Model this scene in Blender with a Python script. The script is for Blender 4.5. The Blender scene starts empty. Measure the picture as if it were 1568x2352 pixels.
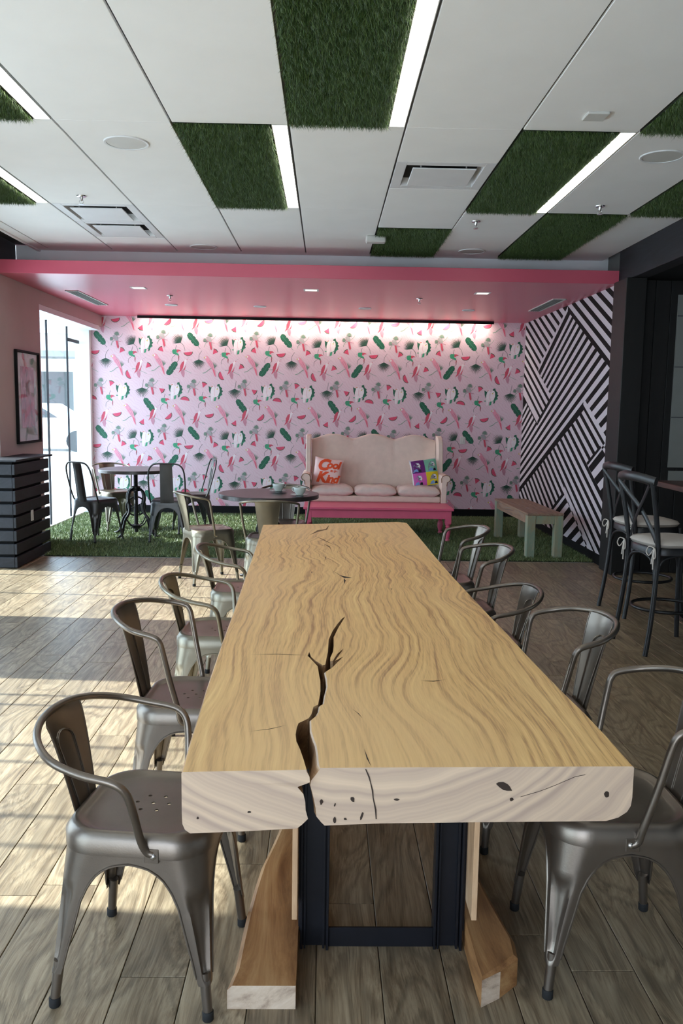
import bpy, bmesh, math, random
from mathutils import Vector, Matrix
from mathutils.geometry import tessellate_polygon
import numpy as np
random.seed(7)
rng = np.random.default_rng(7)
S = bpy.context.scene
COL = S.collection
R = math.radians

# ------------------------------------------------------------------ camera
cam_d = bpy.data.cameras.new('camera')
cam = bpy.data.objects.new('camera', cam_d)
COL.objects.link(cam)
PITCH, YAW, ROLL, CAM_H = 0.1233, 0.0196, 0.0156, 1.47
fwd = Vector((math.sin(YAW)*math.cos(PITCH), math.cos(YAW)*math.cos(PITCH), -math.sin(PITCH)))
rgt = Vector((math.cos(YAW), -math.sin(YAW), 0))
upv = rgt.cross(fwd)
r2 = rgt*math.cos(ROLL) + upv*math.sin(ROLL)
u2 = -rgt*math.sin(ROLL) + upv*math.cos(ROLL)
m = Matrix((r2, u2, -fwd)).transposed().to_4x4()
m.translation = Vector((0, 0, CAM_H))
cam.matrix_world = m
cam_d.sensor_fit = 'VERTICAL'
cam_d.sensor_height = 36.0
cam_d.lens = 36.0*1922.3/2352
cam_d.clip_start = 0.05
cam_d.clip_end = 400
S.camera = cam

# ------------------------------------------------------------------ world, sun, exposure
SKY = 6.0
SUN = 12.5
W = bpy.data.worlds.new('world'); S.world = W
W.use_nodes = True
wn = W.node_tree; wn.nodes.clear()
wo = wn.nodes.new('ShaderNodeOutputWorld'); bg = wn.nodes.new('ShaderNodeBackground')
tcw = wn.nodes.new('ShaderNodeTexCoord'); sp = wn.nodes.new('ShaderNodeSeparateXYZ')
rp = wn.nodes.new('ShaderNodeValToRGB')
rp.color_ramp.elements[0].position = 0.0; rp.color_ramp.elements[0].color = (0.80, 0.90, 1.0, 1)
rp.color_ramp.elements[1].position = 0.7; rp.color_ramp.elements[1].color = (0.52, 0.70, 1.0, 1)
wn.links.new(tcw.outputs['Generated'], sp.inputs[0]); wn.links.new(sp.outputs['Z'], rp.inputs[0])
wn.links.new(rp.outputs[0], bg.inputs[0]); bg.inputs[1].default_value = SKY
wn.links.new(bg.outputs[0], wo.inputs[0])
sun_d = bpy.data.lights.new('sun', 'SUN'); sun_d.energy = SUN; sun_d.angle = R(0.8); sun_d.color = (1.0, 0.975, 0.955)
sun = bpy.data.objects.new('sun', sun_d); COL.objects.link(sun)
sun.rotation_euler = Vector((1.0, -0.06, -0.80)).to_track_quat('-Z', 'Y').to_euler()
sun.location = (-12, 5, 10)
S.view_settings.view_transform = 'Standard'
S.view_settings.look = 'None'
S.view_settings.exposure = 0.24
S.view_settings.gamma = 1.0
S.view_settings.use_curve_mapping = False
S.cycles.use_denoising = True
S.cycles.max_bounces = 10
S.cycles.diffuse_bounces = 6
S.cycles.glossy_bounces = 4
S.cycles.transparent_max_bounces = 12
S.cycles.sample_clamp_indirect = 8.0
S.cycles.caustics_reflective = False
S.cycles.caustics_refractive = False
# portals at the window openings, the added one too, guide the sky light in
for nm, loc, sx, sy, rot in (('sky_portal', (-3.37, 10.15, 1.25), 2.4, 2.5, 0), ('sky_portal', (-3.37, 6.85, 1.25), 1.9, 2.5, 0),
                             ('sky_portal', (-3.37, 3.5, 1.25), 2.4, 2.5, 0), ('sky_portal', (-3.37, -0.6, 1.25), 3.2, 2.5, 0), ('sky_portal', (-1.35, -2.62, 1.35), 2.9, 2.5, 1)):
    ld = bpy.data.lights.new(nm, 'AREA'); ld.shape = 'RECTANGLE'; ld.size = sx; ld.size_y = sy
    ld.cycles.is_portal = True
    lo = bpy.data.objects.new(nm, ld); COL.objects.link(lo); lo.location = loc
    d = Vector((1, 0, 0)) if rot == 0 else Vector((0, 1, 0))
    lo.rotation_euler = d.to_track_quat('-Z', 'Z').to_euler()

# ------------------------------------------------------------------ helpers
def lin(c):
    def f(v):
        v /= 255.0
        return v/12.92 if v <= 0.04045 else ((v+0.055)/1.055)**2.4
    return (f(c[0]), f(c[1]), f(c[2]), 1.0)

def new_mat(name):
    m = bpy.data.materials.new(name); m.use_nodes = True
    nt = m.node_tree
    b = nt.nodes['Principled BSDF']
    return m, nt, b

def N(nt, t, **kw):
    n = nt.nodes.new(t)
    for k, v in kw.items():
        if k in n.inputs: n.inputs[k].default_value = v
        else: setattr(n, k, v)
    return n

def plain(name, col, rough=0.6, metal=0.0, var=0.06, scale=6.0, bump=0.0, bscale=60.0, spec=None, emis=None):
    """procedural material: base colour broken up by noise, optional bump"""
    m, nt, b = new_mat(name)
    tc = N(nt, 'ShaderNodeTexCoord')
    no = N(nt, 'ShaderNodeTexNoise'); no.inputs['Scale'].default_value = scale; no.inputs['Detail'].default_value = 4
    nt.links.new(tc.outputs['Object'], no.inputs['Vector'])
    r = N(nt, 'ShaderNodeValToRGB')
    c = lin(col)
    r.color_ramp.elements[0].position = 0.3; r.color_ramp.elements[1].position = 0.7
    r.color_ramp.elements[0].color = tuple(x*(1-var) for x in c[:3])+(1,)
    r.color_ramp.elements[1].color = tuple(min(1, x*(1+var)) for x in c[:3])+(1,)
    nt.links.new(no.outputs[0], r.inputs[0]); nt.links.new(r.outputs[0], b.inputs['Base Color'])
    b.inputs['Roughness'].default_value = rough; b.inputs['Metallic'].default_value = metal
    if spec is not None: b.inputs['Specular IOR Level'].default_value = spec
    if bump:
        n2 = N(nt, 'ShaderNodeTexNoise'); n2.inputs['Scale'].default_value = bscale; n2.inputs['Detail'].default_value = 3
        nt.links.new(tc.outputs['Object'], n2.inputs['Vector'])
        bp = N(nt, 'ShaderNodeBump'); bp.inputs['Strength'].default_value = bump; bp.inputs['Distance'].default_value = 0.004
        nt.links.new(n2.outputs[0], bp.inputs['Height']); nt.links.new(bp.outputs[0], b.inputs['Normal'])
    if emis:
        b.inputs['Emission Color'].default_value = lin(emis[0]); b.inputs['Emission Strength'].default_value = emis[1]
    return m

def wood(name, cols, scale=(18, 1.0, 18), warp=0.5, wscale=1.2, rough=0.5, axis='Y', rand=0.0, fine=0.25, bump=0.15, tone=0.0, stops=None, cath=0.0):
    """grain that follows the contour lines of a warped field; axis = direction of the grain"""
    m, nt, b = new_mat(name)
    L = nt.links.new
    tc = N(nt, 'ShaderNodeTexCoord')
    vec = tc.outputs['Object']
    if rand:
        oi = N(nt, 'ShaderNodeObjectInfo')
        mu = N(nt, 'ShaderNodeMath', operation='MULTIPLY'); mu.inputs[1].default_value = 37.0
        L(oi.outputs['Random'], mu.inputs[0])
        cb = N(nt, 'ShaderNodeCombineXYZ'); L(mu.outputs[0], cb.inputs[0]); L(mu.outputs[0], cb.inputs[1]); L(mu.outputs[0], cb.inputs[2])
        ad = N(nt, 'ShaderNodeVectorMath', operation='ADD'); L(vec, ad.inputs[0]); L(cb.outputs[0], ad.inputs[1])
        vec = ad.outputs[0]
    k = 'XYZ'.index(axis)
    ws = [1.0, 1.0, 1.0]; ws[k] = 0.28
    mp = N(nt, 'ShaderNodeMapping'); mp.inputs['Scale'].default_value = ws; L(vec, mp.inputs[0])
    n1 = N(nt, 'ShaderNodeTexNoise'); n1.inputs['Scale'].default_value = wscale*3; n1.inputs['Detail'].default_value = 1.5; n1.inputs['Roughness'].default_value = 0.4
    L(mp.outputs[0], n1.inputs['Vector'])
    sb = N(nt, 'ShaderNodeMath', operation='SUBTRACT'); L(n1.outputs[0], sb.inputs[0]); sb.inputs[1].default_value = 0.5
    ml = N(nt, 'ShaderNodeMath', operation='MULTIPLY'); L(sb.outputs[0], ml.inputs[0]); ml.inputs[1].default_value = warp
    cv = N(nt, 'ShaderNodeCombineXYZ')
    for i in range(3):
        if i != k: L(ml.outputs[0], cv.inputs[i])
    a2 = N(nt, 'ShaderNodeVectorMath', operation='ADD'); L(vec, a2.inputs[0]); L(cv.outputs[0], a2.inputs[1])
    m2 = N(nt, 'ShaderNodeMapping'); m2.inputs['Scale'].default_value = scale; L(a2.outputs[0], m2.inputs[0])
    n2 = N(nt, 'ShaderNodeTexNoise'); n2.inputs['Scale'].default_value = 1.0; n2.inputs['Detail'].default_value = 3; n2.inputs['Roughness'].default_value = 0.55
    L(m2.outputs[0], n2.inputs['Vector'])
    fs = [150.0]*3; fs[k] = 5.0
    m3 = N(nt, 'ShaderNodeMapping'); m3.inputs['Scale'].default_value = fs; L(a2.outputs[0], m3.inputs[0])
    n3 = N(nt, 'ShaderNodeTexNoise'); n3.inputs['Scale'].default_value = 1.5; n3.inputs['Detail'].default_value = 6; n3.inputs['Roughness'].default_value = 0.65
    L(m3.outputs[0], n3.inputs['Vector'])
    mx = N(nt, 'ShaderNodeMix', data_type='FLOAT'); mx.inputs[0].default_value = fine; L(n2.outputs[0], mx.inputs[2]); L(n3.outputs[0], mx.inputs[3])
    r = N(nt, 'ShaderNodeValToRGB')
    st = stops or [0.32+0.36*i/(len(cols)-1) for i in range(len(cols))]
    el = r.color_ramp.elements
    el[0].position = st[0]; el[0].color = lin(cols[0]); el[1].position = st[-1]; el[1].color = lin(cols[-1])
    for i in range(1, len(cols)-1):
        e = el.new(st[i]); e.color = lin(cols[i])
    L(mx.outputs[0], r.inputs[0])
    out = r.outputs[0]
    if cath:   # arched growth lines: contours of the slow field
        c1 = N(nt, 'ShaderNodeMath', operation='MULTIPLY_ADD'); L(n1.outputs[0], c1.inputs[0]); c1.inputs[1].default_value = 75.0
        c0 = N(nt, 'ShaderNodeMath', operation='MULTIPLY'); L(n3.outputs[0], c0.inputs[0]); c0.inputs[1].default_value = 3.0; L(c0.outputs[0], c1.inputs[2])
        c2 = N(nt, 'ShaderNodeMath', operation='SINE'); L(c1.outputs[0], c2.inputs[0])
        c3 = N(nt, 'ShaderNodeMapRange'); c3.inputs['From Min'].default_value = 0.1; c3.inputs['From Max'].default_value = 1.0; c3.inputs['To Max'].default_value = cath; L(c2.outputs[0], c3.inputs['Value'])
        c4 = N(nt, 'ShaderNodeMix', data_type='RGBA'); L(c3.outputs[0], c4.inputs[0]); L(out, c4.inputs[6]); c4.inputs[7].default_value = lin(tuple(x*0.55 for x in cols[0])); out = c4.outputs[2]
    if tone:
        oi2 = N(nt, 'ShaderNodeObjectInfo')
        mr = N(nt, 'ShaderNodeMapRange'); mr.inputs['To Min'].default_value = 1-tone; mr.inputs['To Max'].default_value = 1+tone*0.6
        L(oi2.outputs['Random'], mr.inputs['Value'])
        hv = N(nt, 'ShaderNodeHueSaturation'); L(mr.outputs[0], hv.inputs['Value']); L(out, hv.inputs['Color']); out = hv.outputs[0]
    L(out, b.inputs['Base Color'])
    b.inputs['Roughness'].default_value = rough
    if bump:
        bp = N(nt, 'ShaderNodeBump'); bp.inputs['Strength'].default_value = bump; bp.inputs['Distance'].default_value = 0.003
        L(mx.outputs[0], bp.inputs['Height']); L(bp.outputs[0], b.inputs['Normal'])
    return m

class MB:
    def __init__(s): s.v = []; s.f = []; s.mi = []; s.T = None
    def add(s, vs, fs, mi=0):
        o = len(s.v)
        if s.T is not None: vs = [tuple(s.T @ Vector(p)) for p in vs]
        s.v += [tuple(p) for p in vs]
        for f in fs: s.f.append(tuple(i+o for i in f)); s.mi.append(mi)
        return s
    def box(s, x0, x1, y0, y1, z0, z1, mi=0, c=0.0):
        if c <= 0:
            vs = [(x, y, z) for x in (x0, x1) for y in (y0, y1) for z in (z0, z1)]
            return s.add(vs, [(0, 1, 3, 2), (4, 6, 7, 5), (0, 4, 5, 1), (2, 3, 7, 6), (0, 2, 6, 4), (1, 5, 7, 3)], mi)
        vs = []; X = (x0, x1); Y = (y0, y1); Z = (z0, z1)
        idx = {}
        for i in (0, 1):
            for j in (0, 1):
                for k in (0, 1):
                    sx, sy, sz = (1-2*i), (1-2*j), (1-2*k)
                    idx[i, j, k, 0] = len(vs); vs.append((X[i], Y[j]+sy*c, Z[k]+sz*c))
                    idx[i, j, k, 1] = len(vs); vs.append((X[i]+sx*c, Y[j], Z[k]+sz*c))
                    idx[i, j, k, 2] = len(vs); vs.append((X[i]+sx*c, Y[j]+sy*c, Z[k]))
        q = []
        for i in (0, 1):
            f = [idx[i, 0, 0, 0], idx[i, 0, 1, 0], idx[i, 1, 1, 0], idx[i, 1, 0, 0]]; q.append(f if i == 0 else f[::-1])
            f = [idx[0, i, 0, 1], idx[1, i, 0, 1], idx[1, i, 1, 1], idx[0, i, 1, 1]]; q.append(f if i == 0 else f[::-1])
            f = [idx[0, 0, i, 2], idx[0, 1, i, 2], idx[1, 1, i, 2], idx[1, 0, i, 2]]; q.append(f if i == 0 else f[::-1])
        for a in (0, 1):
            for b_ in (0, 1):
                q.append([idx[a, b_, 0, 0], idx[a, b_, 1, 0], idx[a, b_, 1, 1], idx[a, b_, 0, 1]] if a == b_ else [idx[a, b_, 0, 1], idx[a, b_, 1, 1], idx[a, b_, 1, 0], idx[a, b_, 0, 0]])
                q.append([idx[a, 0, b_, 0], idx[a, 1, b_, 0], idx[a, 1, b_, 2], idx[a, 0, b_, 2]] if a != b_ else [idx[a, 0, b_, 2], idx[a, 1, b_, 2], idx[a, 1, b_, 0], idx[a, 0, b_, 0]])
                q.append([idx[0, a, b_, 1], idx[1, a, b_, 1], idx[1, a, b_, 2], idx[0, a, b_, 2]] if a == b_ else [idx[0, a, b_, 2], idx[1, a, b_, 2], idx[1, a, b_, 1], idx[0, a, b_, 1]])
        for i in (0, 1):
            for j in (0, 1):
                for k in (0, 1):
                    f = [idx[i, j, k, 0], idx[i, j, k, 1], idx[i, j, k, 2]]
                    q.append(f if (i+j+k) % 2 == 0 else f[::-1])
        return s.add(vs, q, mi)
    def tube(s, pts, r, n=8, closed=False, mi=0, caps=True, flat=1.0, up=None):
        pts = [Vector(p) for p in pts]; m = len(pts)
        rr = r if isinstance(r, (list, tuple)) else [r]*m
        vs = []; prev = None
        for i, p in enumerate(pts):
            a = pts[(i-1) % m] if (closed or i > 0) else p
            c = pts[(i+1) % m] if (closed or i < m-1) else p
            t = (c-a).normalized()
            if prev is None:
                u = Vector(up) if up else (Vector((0, 0, 1)) if abs(t.z) < 0.9 else Vector((1, 0, 0)))
            else: u = prev
            u = (u - t*u.dot(t)).normalized(); prev = u
            w = t.cross(u)
            for k in range(n):
                an = 2*math.pi*k/n
                vs.append(p + u*math.cos(an)*rr[i] + w*math.sin(an)*rr[i]*flat)
        fs = []
        for i in range(m if closed else m-1):
            j = (i+1) % m
            for k in range(n):
                k2 = (k+1) % n
                fs.append((i*n+k, i*n+k2, j*n+k2, j*n+k))
        if caps and not closed:
            fs.append(tuple(range(n))[::-1]); fs.append(tuple((m-1)*n+k for k in range(n)))
        return s.add(vs, fs, mi)
    def lathe(s, prof, c=(0, 0), n=24, mi=0, caps=True):
        vs = []; fs = []
        for r, z in prof:
            for k in range(n):
                a = 2*math.pi*k/n
                vs.append((c[0]+r*math.cos(a), c[1]+r*math.sin(a), z))
        for i in range(len(prof)-1):
            for k in range(n):
                k2 = (k+1) % n
                fs.append((i*n+k, i*n+k2, (i+1)*n+k2, (i+1)*n+k))
        if caps:
            fs.append(tuple(range(n))[::-1]); fs.append(tuple((len(prof)-1)*n+k for k in range(n)))
        return s.add(vs, fs, mi)
    def loft(s, loops, mi=0, mi_side=None, caps=True):
        """loops: list of equal length closed 3D loops, first = top"""
        n = len(loops[0]); vs = [p for l in loops for p in l]; fs = []
        for i in range(len(loops)-1):
            for k in range(n):
                k2 = (k+1) % n
                fs.append((i*n+k, (i+1)*n+k, (i+1)*n+k2, i*n+k2))
        s.add(vs, fs, mi if mi_side is None else mi_side)
        if caps:
            for l, flip in ((loops[0], 0), (loops[-1], 1)):
                tr = tessellate_polygon([[Vector(p) for p in l]])
                fl = []
                for t in tr:
                    a, b, c = (Vector(l[i]) for i in t)
                    nz = (b-a).cross(c-a).z
                    t = tuple(t)
                    if (nz > 0) == (flip == 1): t = t[::-1]
                    fl.append(t)
                s.add(l, fl, mi)
        return s
    def grid(s, P, mi=0, closed_u=False):
        """P[i][j] points"""
        a = len(P); b = len(P[0]); vs = [p for row in P for p in row]; fs = []
        for i in range(a if closed_u else a-1):
            i2 = (i+1) % a
            for j in range(b-1): fs.append((i*b+j, i*b+j+1, i2*b+j+1, i2*b+j))
        return s.add(vs, fs, mi)
    def mesh(s, name, mats, smooth=None):
        me = bpy.data.meshes.new(name)
        me.from_pydata(s.v, [], s.f)
        for mm in (mats if isinstance(mats, (list, tuple)) else [mats]): me.materials.append(mm)
        if any(s.mi): me.polygons.foreach_set('material_index', s.mi)
        me.update()
        if smooth is not None:
            me.polygons.foreach_set('use_smooth', [True]*len(me.polygons))
            me.set_sharp_from_angle(angle=R(smooth))
        return me
    def build(s, name, mats, parent=None, smooth=None, fix=False):
        me = s.mesh(name, mats, smooth)
        if fix:
            b = bmesh.new(); b.from_mesh(me); bmesh.ops.remove_doubles(b, verts=b.verts, dist=1e-5)
            bmesh.ops.recalc_face_normals(b, faces=b.faces); b.to_mesh(me); b.free()
            if smooth is not None: me.set_sharp_from_angle(angle=R(smooth))
        o = bpy.data.objects.new(name, me); COL.objects.link(o)
        if parent is not None: o.parent = parent
        return o

def tag(o, label=None, cat=None, group=None, kind=None):
    if label: o['label'] = label
    if cat: o['category'] = cat
    if group: o['group'] = group
    if kind: o['kind'] = kind
    return o

def thing(name, loc, rz=0.0, label=None, cat=None, group=None):
    o = bpy.data.objects.new(name, None); COL.objects.link(o)
    o.empty_display_size = 0.1
    o.location = loc; o.rotation_euler = (0, 0, rz)
    return tag(o, label, cat, group)

def struct(o): o['kind'] = 'structure'; return o

def copy_tree(o, parent=None):
    c = o.copy(); COL.objects.link(c)
    if parent is not None: c.parent = parent
    for ch in list(o.children): copy_tree(ch, c)
    return c

def catmull(pts, n=6, closed=False):
    P = [Vector(p) for p in pts]; out = []
    m = len(P)
    rngi = range(m if closed else m-1)
    for i in rngi:
        if closed: p0, p1, p2, p3 = P[(i-1) % m], P[i], P[(i+1) % m], P[(i+2) % m]
        else: p0, p1, p2, p3 = P[max(i-1, 0)], P[i], P[i+1], P[min(i+2, m-1)]
        for k in range(n):
            t = k/n
            out.append(0.5*((2*p1)+(-p0+p2)*t+(2*p0-5*p1+4*p2-p3)*t*t+(-p0+3*p1-3*p2+p3)*t**3))
    if not closed: out.append(P[-1])
    return out

def interp(tab, x):
    if x <= tab[0][0]: return tab[0][1]
    for (a, b), (c, d) in zip(tab, tab[1:]):
        if x <= c: return b+(d-b)*(x-a)/(c-a)
    return tab[-1][1]

def clip_poly(poly, clip):
    """Sutherland-Hodgman, clip = convex ccw polygon"""
    out = list(poly)
    for i in range(len(clip)):
        a = clip[i]; b = clip[(i+1) % len(clip)]
        inp = out; out = []
        if not inp: return []
        def side(p): return (b[0]-a[0])*(p[1]-a[1])-(b[1]-a[1])*(p[0]-a[0])
        for j in range(len(inp)):
            p = inp[j]; q = inp[(j+1) % len(inp)]
            sp_, sq = side(p), side(q)
            if sp_ >= 0: out.append(p)
            if (sp_ >= 0) != (sq >= 0):
                t = sp_/(sp_-sq); out.append((p[0]+(q[0]-p[0])*t, p[1]+(q[1]-p[1])*t))
    return out

def area2(p): return sum(p[i][0]*p[(i+1) % len(p)][1]-p[(i+1) % len(p)][0]*p[i][1] for i in range(len(p)))/2

# ------------------------------------------------------------------ materials
M = {}
def metal(name, col, rough=0.38, var=0.10):
    m = plain(name, col, rough, 0.85, var, 9.0, bump=0.05, bscale=300)
    return m
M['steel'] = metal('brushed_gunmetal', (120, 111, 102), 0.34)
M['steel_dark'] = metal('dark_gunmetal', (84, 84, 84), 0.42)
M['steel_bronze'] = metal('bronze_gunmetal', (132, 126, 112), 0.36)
M['chrome'] = plain('screw_metal', (200, 200, 200), 0.2, 1.0)
M['rubber'] = plain('black_rubber', (22, 22, 23), 0.8)
M['navy'] = plain('dark_navy_steel', (22, 23, 30), 0.42, 0.35, 0.15, 12, bump=0.04)
M['castiron'] = plain('black_cast_iron', (22, 22, 24), 0.4, 0.4)
M['blackwood'] = wood('black_stained_boards', [(9, 9, 12), (18, 18, 23), (28, 29, 36)], scale=(30, 1.2, 30), rough=0.68, rand=1, tone=0.3, bump=0.4)
M['blackwood_v'] = wood('black_stained_vertical_boards', [(4, 4, 4), (9, 8, 8), (15, 13, 13)], scale=(30, 30, 1.2), axis='Z', rough=0.6, rand=1, tone=0.3, bump=0.3)
M['blackpaint'] = plain('black_paint', (10, 10, 11), 0.75, spec=0.25)
M['stool_black'] = plain('black_lacquered_wood', (24, 25, 28), 0.38, 0, 0.25, 20)
M['dark_brown'] = wood('dark_walnut_top', [(44, 26, 22), (68, 42, 36), (84, 54, 46)], rough=0.4, rand=1)
M['table_dark'] = wood('dark_zinc_topped_wood', [(34, 30, 30), (48, 43, 43), (62, 56, 55)], scale=(8, 2, 8), rough=0.32, bump=0.03)
M['white_tile'] = plain('white_ceiling_tile', (244, 244, 243), 0.9, 0, 0.02, 3, bump=0.08, bscale=400)
M['white_paint'] = plain('white_paint', (226, 228, 230), 0.5, 0, 0.02)
M['offwhite'] = plain('off_white_plastic', (208, 208, 204), 0.5, 0, 0.02)
M['grey_paint'] = plain('grey_paint', (126, 128, 126), 0.8, 0, 0.04)
M['darkgrey'] = plain('dark_grey_paint', (78, 80, 84), 0.8, 0, 0.05)
M['plenum'] = plain('dark_void_paint', (40, 40, 38), 0.9)
M['pink'] = plain('pink_soffit_paint', (204, 92, 113), 0.30, 0, 0.02, 2)
M['pinkwall'] = plain('pale_wall_paint', (192, 176, 172), 0.8, 0, 0.02)
M['pinkfurn'] = plain('pink_furniture_paint', (222, 96, 128), 0.38, 0, 0.05)
M['black_paintwall'] = plain('black_mural_base_paint', (14, 12, 12), 0.8, 0, 0.1, spec=0.2)
M['mural_white'] = plain('white_mural_tape', (206, 198, 204), 0.6, 0, 0.02)
M['linen'] = plain('cream_linen', (226, 208, 194), 0.9, 0, 0.05, 14, bump=0.35, bscale=260)
M['linen_grey'] = plain('grey_white_canvas_cushion', (214, 206, 196), 0.9, 0, 0.06, 18, bump=1.0, bscale=18)
M['cushion'] = plain('light_grey_seat_pad', (188, 180, 172), 0.9, 0, 0.06, 16, bump=0.3, bscale=120)
M['porcelain'] = plain('pale_grey_porcelain', (176, 182, 178), 0.25, 0, 0.02)
M['coffee'] = plain('milky_coffee', (196, 140, 96), 0.5, 0, 0.15, 60)
M['concrete'] = plain('pale_pavement', (205, 205, 200), 0.8, 0, 0.05, 1.0)
M['facade'] = plain('white_render_facade', (232, 236, 236), 0.8, 0, 0.03, 0.5)
M['dark_glass'] = plain('dark_window_glass', (56, 64, 66), 0.15)
M['ply'] = wood('birch_ply', [(176, 138, 104), (200, 164, 128), (212, 180, 146)], rough=0.6, scale=(30, 30, 2), axis='Z')
M['led'] = plain('white_led_diffuser', (255, 255, 250), 0.5, emis=((255, 253, 240), 8.5))
M['led2'] = plain('spot_lamp_face', (240, 236, 226), 0.5, emis=((255, 240, 220), 1.2))
M['led3'] = plain('warm_led_strip', (255, 240, 220), 0.5, emis=((255, 222, 188), 6.0))
M['floor'] = wood('weathered_oak_floor', [(84, 71, 55), (130, 113, 90), (161, 144, 118), (181, 164, 137)], scale=(60, 2.4, 60), warp=0.16, wscale=1.8, rough=0.38, rand=1, tone=0.22, bump=0.3, fine=0.5, stops=[0.28, 0.43, 0.56, 0.72], cath=0.32)
M['log'] = wood('live_edge_runner_wood', [(112, 72, 40), (164, 118, 74), (196, 156, 108)], scale=(16, 1.5, 16), rough=0.5, bump=0.4)
M['logend'] = wood('sawn_end_wood', [(150, 128, 110), (198, 176, 154), (214, 196, 176)], scale=(20, 2, 34), warp=0.3, rough=0.7)
M['bench'] = wood('reclaimed_bench_top', [(92, 88, 88), (134, 106, 88), (150, 122, 100), (122, 128, 128)], scale=(26, 0.9, 26), rough=0.7, rand=1, fine=0.3)
M['bench_green'] = wood('worn_green_painted_wood', [(140, 124, 98), (156, 148, 122), (126, 148, 130), (170, 160, 136)], scale=(9, 9, 3), axis='Z', rough=0.8, rand=1, fine=0.5)

# glass: thin clear sheet
mg, nt, b = new_mat('window_glass')
b.inputs['Base Color'].default_value = (0.96, 0.99, 0.99, 1)
gl = N(nt, 'ShaderNodeBsdfGlossy'); gl.inputs['Roughness'].default_value = 0.02
tr = N(nt, 'ShaderNodeBsdfTransparent'); tr.inputs['Color'].default_value = (0.93, 0.98, 0.98, 1)
fr = N(nt, 'ShaderNodeLayerWeight'); fr.inputs['Blend'].default_value = 0.5
pw = N(nt, 'ShaderNodeMath', operation='POWER'); pw.inputs[1].default_value = 5.0; nt.links.new(fr.outputs['Facing'], pw.inputs[0])
mm = N(nt, 'ShaderNodeMath', operation='MULTIPLY_ADD'); mm.inputs[1].default_value = 0.6; mm.inputs[2].default_value = 0.02; nt.links.new(pw.outputs[0], mm.inputs[0])
ms = N(nt, 'ShaderNodeMixShader'); nt.links.new(mm.outputs[0], ms.inputs[0]); nt.links.new(tr.outputs[0], ms.inputs[1]); nt.links.new(gl.outputs[0], ms.inputs[2])
nt.links.new(ms.outputs[0], nt.nodes['Material Output'].inputs['Surface'])
M['glass'] = mg

# wallpaper ground: pale pink with faint feathered line work
mw, nt, b = new_mat('pink_wallpaper_ground')
tc = N(nt, 'ShaderNodeTexCoord')
vo = N(nt, 'ShaderNodeTexVoronoi'); vo.inputs['Scale'].default_value = 3.2; nt.links.new(tc.outputs['Object'], vo.inputs['Vector'])
wv = N(nt, 'ShaderNodeTexWave'); wv.inputs['Scale'].default_value = 14; wv.inputs['Distortion'].default_value = 9; wv.inputs['Detail'].default_value = 1.0; wv.inputs['Detail Scale'].default_value = 0.8
wv.bands_direction = 'DIAGONAL'; nt.links.new(tc.outputs['Object'], wv.inputs['Vector'])
r = N(nt, 'ShaderNodeValToRGB'); e = r.color_ramp.elements
e[0].position = 0.0; e[0].color = lin((214, 184, 196)); e[1].position = 0.35; e[1].color = lin((219, 194, 204))
nt.links.new(wv.outputs[0], r.inputs[0]); nt.links.new(r.outputs[0], b.inputs['Base Color']); b.inputs['Roughness'].default_value = 0.55
M['wallpaper'] = mw

# turf blades: colour varies per blade through a colour attribute
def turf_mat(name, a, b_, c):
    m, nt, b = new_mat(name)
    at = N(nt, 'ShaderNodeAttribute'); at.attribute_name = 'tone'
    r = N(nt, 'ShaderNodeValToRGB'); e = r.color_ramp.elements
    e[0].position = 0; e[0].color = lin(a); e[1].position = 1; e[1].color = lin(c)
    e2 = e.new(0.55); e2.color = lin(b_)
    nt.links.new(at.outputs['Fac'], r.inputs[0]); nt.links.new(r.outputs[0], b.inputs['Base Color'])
    b.inputs['Roughness'].default_value = 0.42
    b.inputs['Specular IOR Level'].default_value = 0.6
    return m
M['turf'] = turf_mat('green_turf_blades', (54, 72, 38), (102, 120, 70), (176, 188, 134))
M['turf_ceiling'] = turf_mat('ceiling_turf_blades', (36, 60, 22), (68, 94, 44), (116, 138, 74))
M['turf_back'] = plain('turf_backing', (24, 36, 16), 0.9)

# ------------------------------------------------------------------ the setting
XL, XR, YB, YF = -3.0, 2.66, 11.4, -2.5      # left wall, mural wall, papered wall, wall behind the camera
XRR = 5.2                                    # far side of the dark bar area
ZC, ZS = 2.929, 2.64                         # ceiling, pink soffit

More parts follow.
